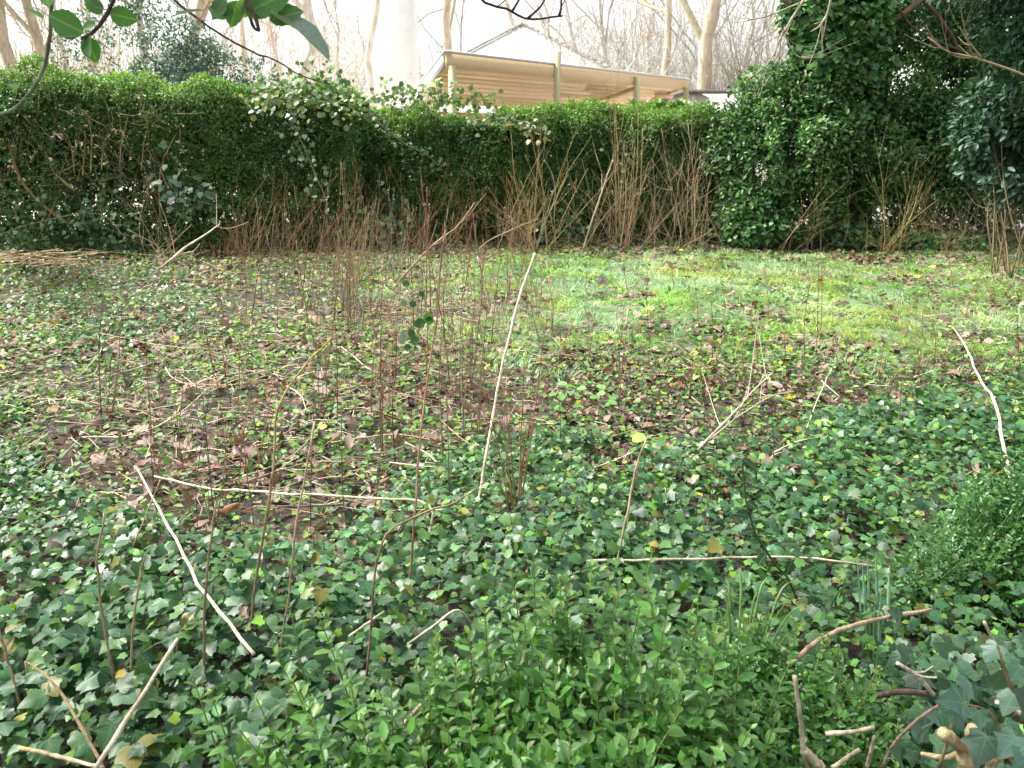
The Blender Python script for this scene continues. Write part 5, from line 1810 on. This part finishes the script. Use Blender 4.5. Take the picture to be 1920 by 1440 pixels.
def front_box():
    tips = []
    named = [(1000, 1042, 1.62), (1110, 1070, 1.6), (960, 1065, 1.6), (1222, 1038, 1.6), (905, 1140, 1.55), (1035, 1140, 1.5), (945, 1130, 1.5), (860, 1250, 1.45), (705, 1280, 1.4), (510, 1215, 1.5), (540, 1120, 1.6), (600, 1160, 1.5), (360, 1265, 1.4),
             (395, 1300, 1.35), (680, 1350, 1.3), (1070, 1255, 1.4), (1150, 1190, 1.5), (1180, 1120, 1.55), (1300, 1130, 1.55), (1340, 1180, 1.5), (770, 1330, 1.3), (560, 1290, 1.35), (450, 1370, 1.25), (1020, 1240, 1.4), (1260, 1260, 1.35), (820, 1190, 1.5), (640, 1230, 1.45)]
    for x, y, Y in named:
        tips.append(at_y(x, y, Y))
    for i in range(175):
        x = rng.normal(970, 250)
        edge = np.interp(x, [350, 500, 700, 900, 1000, 1200, 1500, 1700], [1270, 1200, 1250, 1130, 1075, 1075, 1150, 1270])
        y = rng.uniform(edge + 10, 1570)
        Y = np.interp(y, [1050, 1450, 1600], [1.6, 1.2, 1.02]) + rng.normal(0, .05)
        tips.append(at_y(x, y, Y))
    bases = [at_y(t[0] * 0 + 960, 720, 1.0) * 0 + np.array([t[0] * .75 + .02, t[1] * .85 + .12, 0]) for t in tips]
    E = [(*at_y(900, 1480, 1.25), .30, .16, .16), (*at_y(1150, 1400, 1.35), .26, .16, .18), (*at_y(1080, 1560, 1.1), .45, .15, .14), (*at_y(600, 1500, 1.25), .22, .12, .12)]
    shoots_shrub('box_shrub', 'foreground box shrub with tall fresh shoots at the bottom middle', bases, tips, 0, .038, .024, [(.070, .20, .036), (.085, .23, .042), (.052, .16, .034), (.115, .26, .06)], 300, 5200, E)
    # dense small leaved mass to its right
    tips = []
    for i in range(170):
        x, y = rng.uniform(1230, 1690), 0
        edge = np.interp(x, [1230, 1330, 1450, 1560, 1640, 1700], [1190, 1150, 1150, 1180, 1240, 1310])
        y = edge + (1560 - edge) * rng.random() ** 1.2
        Y = np.interp(y, [1150, 1450, 1560], [1.75, 1.35, 1.2]) + rng.normal(0, .05)
        tips.append(at_y(x, y, Y))
    bases = [np.array([t[0] * .85 + .05, t[1] * .9 + .1, 0]) for t in tips]
    E = [(*at_y(1420, 1330, 1.6), .20, .16, .15), (*at_y(1530, 1400, 1.5), .20, .16, .16), (*at_y(1380, 1470, 1.4), .2, .15, .15), (*at_y(1550, 1500, 1.4), .2, .15, .14)]
    shoots_shrub('box_shrub', 'dense small leaved box bush at the bottom right beside the tall shoots', bases, tips, 0, .025, .015, [(.062, .175, .032), (.078, .205, .04), (.048, .14, .03)], 120, 9000, E, spread=.04)
    # bush at the right edge
    tips = []
    for i in range(130):
        x = rng.uniform(1700, 2080)
        edge = np.interp(x, [1700, 1760, 1850, 1920, 2080], [1000, 930, 880, 850, 820])
        y = edge + (1150 - edge) * rng.random()
        Y = np.interp(y, [850, 1150], [2.5, 2.15]) + rng.normal(0, .1)
        tips.append(at_y(x, y, Y))
    bases = [np.array([t[0] * .9 + .12, t[1] + .12, 0]) for t in tips]
    E = [(*at_y(1880, 1000, 2.35), .19, .2, .15), (*at_y(1960, 960, 2.4), .25, .25, .22), (*at_y(1800, 1050, 2.3), .13, .14, .09), (*at_y(1920, 1100, 2.2), .16, .15, .1)]
    shoots_shrub('box_shrub', 'fine leaved box bush on the right edge above the daffodils', bases, tips, 0, .021, .014, [(.045, .14, .03), (.06, .17, .035), (.034, .115, .028)], 0, 9500, E, spread=.05)


front_box()

# ------------------------------------------------------------------ daffodils, holly sapling, ivy stump, herbs in the foreground right
def blade_clump(name, label, spots, w, col, cat, arch=0.0):
    B = on_ground(*spots[0][0])
    root = empty(name, (B[0], B[1], 0))
    tag(root, label, cat)
    for base, tip, a in spots:
        b = on_ground(*base)
        t = at_y(*tip, b[1] + a)
        mid = b * .45 + t * .55 + np.array([0, 0, arch * np.linalg.norm(t - b)])
        C = curve([b, mid, t], 9)
        s = np.array([1, .15, 0.0])
        s = unit(s + rng.normal(0, .35, 3) * [1, 1, 0])
        W = w * np.array([.8, .95, 1, 1, 1, .95, .8, .5, .08])[:, None]
        nrm = unit(np.cross(s, [0, 0, 1.0]))
        V = np.concatenate([C - s * W, C + nrm * w * .35, C + s * W, C - nrm * w * .1])
        T = []
        for i in range(8):
            for k, j in ((0, 1), (1, 2), (2, 3), (3, 0)):
                p, q = k * 9 + i, j * 9 + i
                T += [(p, q, q + 1), (p, q + 1, p + 1)]
        build('blade', V, np.array(T), M_HERB, np.tile(vary(col, 1, .12, .04)[0], (len(V), 1)), None, root, True)


blade_clump('daffodil_clump', 'upright blue green daffodil leaves under the brown branch', [((1622, 1275), (1607, 1042), .02), ((1632, 1265), (1617, 1060), 0), ((1636, 1265), (1626, 1040), .03), ((1650, 1265), (1642, 1035), .05), ((1640, 1290), (1640, 1130), -.05),
            ((1652, 1295), (1648, 1140), -.02), ((1660, 1285), (1668, 1060), .06), ((1668, 1280), (1664, 1150), 0), ((1672, 1275), (1680, 1170), .02), ((1646, 1275), (1652, 1110), .02)], .0052, (.24, .40, .30), 'daffodils')
blade_clump('daffodil_clump', 'short broad blue green blades right of the daffodils', [((1750, 1265), (1754, 1212), 0), ((1756, 1268), (1764, 1205), .02), ((1748, 1260), (1745, 1225), 0)], .008, (.06, .13, .09), 'daffodils')
blade_clump('grassy_clump', 'pale green arching strap leaves behind the box bush', [((1375, 1315), (1345, 1105), 0), ((1380, 1315), (1385, 1065), .02), ((1385, 1320), (1440, 1080), .05), ((1390, 1315), (1505, 1120), .05), ((1395, 1320), (1530, 1135), .0), ((1370, 1315), (1335, 1140), 0),
            ((1385, 1315), (1420, 1110), .02), ((1380, 1320), (1475, 1130), -.05), ((1400, 1320), (1490, 1085), .1), ((1365, 1315), (1360, 1080), .05), ((1400, 1325), (1450, 1150), -.05)], .0036, (.26, .40, .16), 'strap leaves', .3)
blade_clump('grassy_clump', 'pale arching leaf blade rising from the ivy behind the box shoots', [((1022, 1090), (1045, 1010), 0), ((1024, 1090), (1055, 1030), .02)], .004, (.14, .24, .09), 'strap leaves', .3)


def placed_leaf(parent, tpl, mat, base, tip, nrm, col):
    base, tip = np.asarray(base, float), np.asarray(tip, float)
    TV, TT = tpl
    me = make_mesh('leaf', TV, TT, mat, np.tile(col, (len(TV), 1)), TV[:, :2], True)
    o = link('leaf', me, parent)
    o.matrix_basis = matrix_for(base - np.array(parent.location), tip - base, nrm, float(np.linalg.norm(tip - base)))
    return o


def holly_sapling():
    B = on_ground(1535, 1260)
    root = empty('holly_sapling', (B[0], B[1], 0))
    tag(root, 'dark holly sapling with spiny leaves leaning left over the ivy', 'sapling')
    P = upright([(1535, 1260), (1490, 1110), (1440, 1040), (1410, 985), (1398, 930), (1392, 860)], .15)
    stick('stem', P, .0045, .0025, np.array([.035, .06, .03]), np.array([.05, .09, .04]), None, None, n=16, parent=root)
    C = curve(P, 40)
    col = np.array([.022, .062, .022])
    for k in (8, 12, 16, 19, 22, 26, 30, 33, 36, 38, 39, 39):
        b = C[k]
        d = np.array([rng.normal(0, 1), rng.normal(-.2, .5), rng.normal(.1, .45)])
        placed_leaf(root, SPINY, M_HOLLY, b, b + unit(d) * rng.uniform(.035, .055), (rng.normal(0, .4), -.7, .6), vary(col, 1, .2, .06)[0])
    side = upright([(1530, 1258), (1560, 1130), (1600, 1090), (1625, 1070)], .1)
    stick('stem', side, .003, .002, np.array([.035, .06, .03]), np.array([.05, .09, .04]), None, None, n=10, parent=root)
    C = curve(side, 30)
    for x, y in ((1465, 1020), (1475, 1085), (1500, 1075), (1485, 1050), (1545, 1160), (1560, 1165), (1585, 1145), (1600, 1150), (1670, 1110), (1635, 1210), (1520, 1130)):
        b = at_y(x, y, B[1] + rng.normal(.05, .06))
        d = np.array([rng.normal(0, 1), -.2, rng.normal(0, .5)])
        placed_leaf(root, SPINY, M_HOLLY, b, b + unit(d) * rng.uniform(.04, .06), (rng.normal(0, .3), -.6, .7), vary(col, 1, .2, .06)[0])


holly_sapling()


def stump_right():
    """cut, ivy-grown stump in the lower right corner"""
    Y = 1.15
    b0 = at_y(1810, 1500, Y)
    root = empty('cut_stump', (b0[0], b0[1], 0))
    tag(root, 'pruned yellowish stump with cut stubs in the bottom right corner', 'stump')
    base = np.array([b0[0] + .03, b0[1] + .05, -.02])
    c = np.array([.33, .27, .15])
    for pts, r0, r1 in (([base, at_y(1815, 1480, Y), at_y(1812, 1420, Y), at_y(1825, 1385, Y), at_y(1828, 1362, Y)], .022, .011), ([at_y(1812, 1415, Y), at_y(1795, 1395, Y - .01), at_y(1768, 1374, Y - .02)], .012, .009), ([at_y(1815, 1400, Y), at_y(1836, 1410, Y - .02)], .012, .010),
                        ([base + [.1, 0, 0], at_y(1862, 1438, 1.1), at_y(1885, 1415, 1.1), at_y(1898, 1402, 1.1)], .011, .009), ([base + [-.1, .1, 0], at_y(1805, 1440, 1.2), at_y(1770, 1422, 1.22), at_y(1728, 1414, 1.25)], .007, .005)):
        stick('stub', pts, r0, r1, c, c * 1.15, None, None, n=12, sides=9, parent=root)
    for pts, r in (([(1512, 1440), (1505, 1390), (1500, 1340), (1490, 1268)], .0055), ([(1548, 1376), (1600, 1372), (1640, 1364)], .005), ([(1560, 1440), (1590, 1420), (1612, 1405)], .005), ([(1540, 1440), (1525, 1425), (1507, 1405)], .012), ([(1625, 1440), (1640, 1380)], .004)):
        P = [at_y(x, y, 1.32) for x, y in pts]
        stick('cut_twig', P, r, r * .8, PALE * .9, PALE * .75, 'pale cut twig poking out of the box bush at the bottom right', 'twig', 'cut twigs in the box bush', n=10)
    stick('dead_branch', [at_y(x, y, 1.5) for x, y in ((1640, 1305), (1690, 1297), (1740, 1300))], .007, .006, DARK * 1.5, DARK * 2, 'short thick dark branch above the corner ivy', 'branch')
    stick('dead_branch', [at_y(x, y, 1.5) for x, y in ((1682, 1243), (1720, 1268), (1750, 1302))], .0045, .006, PALE, PALE * .8, 'short pale forked twig above the dark branch', 'branch', twigs=2, tw_len=.06)
    stick('dead_branch', [at_y(x, y, 1.25) for x, y in ((1655, 1440), (1680, 1390), (1720, 1350), (1760, 1322))], .004, .003, TAN * .6, TAN * .7, 'thin brown curved runner crossing the bottom right corner', 'branch')
    stick('dead_branch', [at_y(x, y, 1.1) for x, y in ((1868, 1316), (1900, 1330), (1935, 1352))], .004, .004, PALE, PALE, 'pale twig entering the bottom right corner from the edge', 'branch')
    stick('dead_branch', [at_y(x, y, 1.7) for x, y in ((1845, 1165), (1862, 1200), (1880, 1235))], .004, .003, PALE, PALE * .9, 'small pale twig standing right of the daffodils', 'branch')
    iv = empty('corner_ivy', (b0[0] + .05, b0[1] + .1, 0))
    tag(iv, 'large blue green veined ivy leaves close up in the bottom right corner', 'ivy')
    cc = np.array([.055, .115, .08])
    up = (0.05, -.55, .8)
    for b, t, Yb in (((1790, 1332), (1812, 1372), 1.12), ((1812, 1318), (1752, 1306), 1.12), ((1835, 1332), (1838, 1368), 1.08), ((1710, 1408), (1712, 1440), 1.2), ((1690, 1420), (1680, 1405), 1.22), ((1900, 1300), (1880, 1340), 1.05), ((1905, 1380), (1875, 1420), 1.0),
                     ((1850, 1380), (1830, 1440), 1.02), ((1780, 1440), (1750, 1400), 1.25), ((1915, 1250), (1895, 1275), 1.15), ((1870, 1210), (1845, 1240), 1.5), ((1800, 1240), (1830, 1255), 1.6), ((1780, 1225), (1760, 1210), 1.7), ((1700, 1230), (1680, 1205), 1.7), ((1690, 1160), (1668, 1140), 1.9),
                     ((1930, 1420), (1900, 1440), .98), ((1760, 1350), (1735, 1325), 1.3), ((1860, 1290), (1890, 1262), 1.2), ((1930, 1330), (1915, 1290), 1.0), ((1740, 1370), (1700, 1350), 1.35), ((1870, 1440), (1900, 1480), .95), ((1820, 1290), (1790, 1270), 1.35)):
        B, T = at_y(*b, Yb), at_y(*t, Yb - .02)
        s = np.clip(np.linalg.norm(T - B), .03, .055)
        T = B + unit(T - B) * s
        placed_leaf(iv, IVY_FINE[int(rng.integers(5))], M_IVY, B, T, np.array(up) + rng.normal(0, .2, 3), vary(cc, 1, .15, .05)[0])
    for pts in ([(1900, 1440), (1860, 1340), (1800, 1320)], [(1760, 1440), (1780, 1380), (1790, 1335)], [(1930, 1340), (1900, 1300), (1870, 1210)]):
        stick('vine', [at_y(x, y, 1.14) for x, y in pts], .003, .002, OLIVE, OLIVE, None, None, n=8, parent=iv)
    P = np.stack([rng.uniform(1690, 2050, 300), rng.uniform(1190, 1560, 300)], -1)
    pos = np.array([at_y(x, y, np.interp(y, [1190, 1560], [1.75, 1.12]) + abs(rng.normal(0.06, .05))) for x, y in P])
    pos[:, 2] = np.maximum(pos[:, 2], .04)
    bag = Bag()
    m = len(pos)
    scatter(IVY[0], pos, np.stack([rng.normal(0, 1, m), rng.normal(-.5, .6, m), rng.normal(-.3, .3, m)], -1), np.stack([rng.normal(0, .4, m), rng.normal(-.35, .3, m), np.ones(m)], -1), rng.uniform(.025, .05, m), vary((.035, .09, .045), m, .25, .07), bag)
    tag(bag.build('foliage', M_IVY, iv, True), kind='stuff')


stump_right()


def leafy_things():
    # stem with rounded dark leaves at the grass edge
    B = on_ground(800, 725)
    r = empty('leafy_sapling', (B[0], B[1], 0))
    tag(r, 'small sapling with round dark green leaves at the grass edge', 'sapling')
    stick('stem', upright([(800, 720), (795, 640), (760, 600), (752, 585)], 0), .003, .002, DARK * 1.5, OLIVE, None, None, n=10, parent=r)
    stick('stem', upright([(800, 722), (802, 620), (795, 540), (790, 500)], 0), .003, .002, OLIVE, OLIVE, None, None, n=10, parent=r)
    for x, y, dx, dy in ((762, 572, -10, -6), (768, 572, 12, -4), (795, 590, 12, 6), (790, 605, -14, 4), (780, 608, 16, -4), (752, 625, 4, 18), (765, 620, 12, 8), (748, 655, -12, -4), (758, 652, 12, -2), (800, 595, 10, 12), (795, 555, -8, -8), (768, 530, -12, 4), (770, 640, 14, -4)):
        a = at_y(x, y, B[1] + rng.normal(0, .03))
        t = at_y(x + dx * 1.1, y + dy * 1.1, B[1] - .02)
        placed_leaf(r, ROUND, M_HERB, a, t, (rng.normal(0, .3), -.9, .25), vary((.035, .10, .035), 1, .2, .05)[0])
    # bright herb
    B = on_ground(1090, 750)
    r = empty('ground_elder', (B[0], B[1], 0))
    tag(r, 'bright green leafy weed standing at the front edge of the grass', 'weed')
    for x, y in ((1045, 712), (1060, 718), (1052, 735), (1080, 735), (1120, 730), (1135, 722), (1105, 738), (1150, 735), (1075, 755), (1060, 760), (1085, 765), (1040, 755), (1125, 750), (1100, 720), (1030, 735), (1140, 745)):
        a = on_ground(x, y + 8, .06)
        t = a + unit(np.array([rng.normal(0, 1), rng.normal(-.3, .7), rng.normal(.1, .2)])) * rng.uniform(.05, .08)
        placed_leaf(r, TOOTH, M_HERB, a, t, (rng.normal(0, .3), -.3, 1), vary((.12, .27, .07), 1, .15, .05)[0])
        stick('stalk', [np.array([a[0] + rng.normal(0, .02), a[1] + .03, 0]), a], .0012, .001, OLIVE * 1.5, OLIVE * 2, None, None, n=4, sides=4, parent=r)
    for x, y, s, lb, c in ((1193, 815, .07, 'bright lime green single leaf standing above the middle ivy', (.22, .34, .03)), (150, 1190, .05, 'yellow green pointed leaf among the bottom left ivy', (.26, .36, .05)), (1755, 1190, .07, 'yellowing ivy leaf beside the daffodils', (.16, .2, .03)), (102, 634, .06, 'lime yellow leaf on the left litter', (.30, .34, .03))):
        a = on_ground(x - 8, y + 8, .16 if y > 1000 else .11)
        TV, TT = ROUND if y < 1000 else OVAL
        o = link('bright_leaf', make_mesh('bright_leaf', TV, TT, M_HERB, np.tile(c, (len(TV), 1)), TV[:, :2], True))
        o.matrix_world = matrix_for(a, (.8, -.3, .25), (-.1, -.5, .8), s)
        tag(o, lb, 'leaf')


leafy_things()

def shade_tree():
    """the holly the photographer stands under: its lowest twigs hang into the picture, its crown shades the near ivy"""
    root = empty('overhanging_holly', (-3.9, 2.2, 0))
    tag(root, 'holly tree standing left of the view whose crown overhangs the near ivy', 'tree')
    b = Bag()
    C = curve([(-3.9, 2.2, -.05), (-3.8, 2.2, 1.6), (-3.5, 2.3, 3.2), (-3.1, 2.4, 5.2), (-2.9, 2.4, 6.4)], 14)
    V, T = tubes(C, np.linspace(.17, .05, 14), 10)
    b.add(V, T, TAN * .6)
    b.build('trunk', M_BARK, root, True)
    for tip in ((-1.2, 1.6, 4.3), (-.8, 2.6, 4.5), (-1.8, 3.6, 4.5), (-2.2, .6, 3.9)):
        c = curve([(-3.55, 2.3, 3.0), ((-3.5 + tip[0]) / 2, (2.3 + tip[1]) / 2, 3.9), tip], 10)
        V, T = tubes(c, np.linspace(.06, .012, 10), 6)
        build('branch', V, T, M_BARK, np.tile(TAN * .55, (len(V), 1)), None, root, True)
    b = Bag()
    leafmass([(-1.9, 2.2, 4.4, 2.2, 1.9, .9), (-2.6, 1.2, 4.0, 1.5, 1.5, .7), (-2.8, 2.4, 5.4, 1.5, 1.5, .9)], 7000, .085, DG, QUADL, b, 1.6, .45, .4, 21, .5)
    b.build('crown', M_LAUREL, root)


shade_tree()

# ------------------------------------------------------------------ hanging twigs at the top, close to the camera
def hanging():
    D = 1.35
    r = empty('hanging_holly_twig', at_y(200, -60, D))
    tag(r, 'hanging twig with smooth edged holly leaves at the top left', 'twig')
    P = [at_y(x, y, D) for x, y in ((260, -120), (225, -40), (213, 0), (195, 35), (175, 60), (152, 72))]
    stick('stem', P, .0035, .0025, DARK, DARK * 1.4, None, None, n=14, parent=r)
    g = np.array([.05, .15, .03])
    up = np.array([0, -.5, .85])
    def lf(par, b, t, n=(0, -.8, .5), c=g, tpl=TOOTH, d0=D, d1=D, k=1.0):
        placed_leaf(par, tpl, M_HOLLY, at_y(*b, d0), at_y(*t, d1), n, np.array(c) * k)
    lf(r, (158, 62), (86, 26), (.1, -.95, -.05))
    lf(r, (150, 70), (102, 68), (0, -.15, 1), c=(.10, .16, .14), d1=D - .02)
    lf(r, (205, 25), (258, 38), (0, -.95, .0))
    lf(r, (160, 68), (182, 118), (.3, -.95, .1))
    lf(r, (166, 66), (165, 105), (-.5, -.8, .1), d1=D - .02)
    lf(r, (180, 45), (152, 52), (-.3, -.8, .4), k=1.1)
    lf(r, (196, 18), (160, 5), (.2, -.9, .2))
    lf(r, (190, 28), (160, -10), (.4, -.8, .2), k=1.2)
    r2 = empty('hanging_twig', at_y(95, 40, D + .1))
    tag(r2, 'curved greenish twig hanging at the far left edge', 'twig')
    P = [at_y(x, y, D + .1) for x, y in ((110, -120), (100, -30), (95, 50), (88, 105), (75, 145), (50, 182), (25, 205), (-20, 222))]
    stick('stem', P, .003, .0028, DARK * 1.6, np.array([.20, .27, .15]), None, None, n=20, parent=r2)
    for b, t in (((40, 190), (33, 183)), ((30, 168), (12, 152)), ((80, 36), (42, 8)), ((92, 15), (85, -20))):
        lf(r2, b, t, (.1, -.3, .95), c=(.11, .18, .15), tpl=OVAL, d0=D + .1, d1=D + .06)
    r3 = empty('hanging_holly_twig', at_y(450, -60, D))
    tag(r3, 'hanging cluster of glossy holly leaves at the top left of the middle', 'twig')
    stick('stem', [at_y(x, y, D) for x, y in ((470, -140), (460, -60), (462, 0), (478, 30), (485, 55))], .004, .003, OLIVE * .6, DARK * 1.5, None, None, n=10, parent=r3)
    stick('stem', [at_y(x, y, D) for x, y in ((462, 10), (475, 50), (487, 58))], .003, .002, DARK * 1.2, DARK * 1.3, None, None, n=8, parent=r3)
    lf(r3, (445, 0), (432, 52), (.2, -.95, .2))
    lf(r3, (440, 28), (388, 12), (.1, -.9, .3))
    lf(r3, (425, -5), (395, 35), (-.1, -.9, .3), k=.9)
    lf(r3, (470, 20), (545, -18), (.1, -.9, .3))
    lf(r3, (505, 38), (568, 18), (.1, -.8, .4), k=.9)
    lf(r3, (505, 26), (626, 76), (.1, -.12, 1), c=(.13, .19, .17), tpl=OVAL2, d1=D - .05)
    lf(r3, (455, 5), (500, 32), (-.3, -.8, .4), k=1.1)
    lf(r3, (385, 20), (316, 24), (.05, -.1, 1), c=(.10, .15, .14), tpl=OVAL, d1=D - .02)
    lf(r3, (452, -4), (462, 34), (.5, -.8, .1), c=(.14, .25, .06))
    r4 = empty('hanging_twig', at_y(330, -40, D + .5))
    tag(r4, 'thin dark bare twig slanting down right from the top left leaves', 'twig')
    stick('stem', [at_y(x, y, D + .5) for x, y in ((285, -40), (335, 8), (365, 30), (425, 72), (480, 100), (520, 114), (560, 140), (620, 158))], .0035, .0012, DARK, DARK * 1.6, None, None, n=18, parent=r4, twigs=2, tw_len=.08)
    r5 = empty('hanging_twig', at_y(900, -60, 3.0))
    tag(r5, 'dark knobbly bare twig hanging over the peak of the roof', 'twig')
    for pts in (((860, -60), (905, 2), (945, 15), (965, 25), (988, 36), (1020, 34), (1055, 30)), ((988, 36), (1000, 25), (1015, 10), (1030, -20)), ((1048, 30), (1052, 15), (1052, -10)), ((960, 22), (970, 5), (985, -20))):
        stick('stem', [at_y(x, y, 3.0) for x, y in pts], .005, .003, DARK, DARK * 1.3, None, None, n=12, parent=r5, twigs=2, tw_len=.05)
    r6 = empty('hanging_branch', at_y(1480, -60, 8.0))
    tag(r6, 'pale bare branch drooping left of the ivy clad trunk', 'branch')
    for pts, rr in ((((1560, -60), (1556, 10), (1540, 45), (1520, 60)), .012), (((1560, -80), (1500, 10), (1470, 60), (1455, 90), (1440, 120), (1400, 150)), .012), (((1500, 5), (1440, 30), (1400, 38)), .008), (((1450, 20), (1490, 100), (1520, 108)), .006)):
        stick('stem', [at_y(x, y, 8.0) for x, y in pts], rr, rr * .5, PALE * .8, PALE * .7, None, None, n=12, parent=r6, twigs=4, tw_len=.4)
    r7 = empty('hanging_branch', at_y(1900, 100, 8.5))
    tag(r7, 'thin reddish branch spreading before the right evergreen', 'branch')
    for pts, rr in ((((2060, 220), (1940, 150), (1840, 112), (1780, 98), (1740, 70)), .014), (((1840, 108), (1815, 75), (1800, 50)), .008), (((1830, 110), (1790, 105), (1760, 85)), .007)):
        stick('stem', [at_y(x, y, 8.5) for x, y in pts], rr, rr * .4, TAN * .8, TAN * .9, None, None, n=12, parent=r7, twigs=4, tw_len=.35)


hanging()
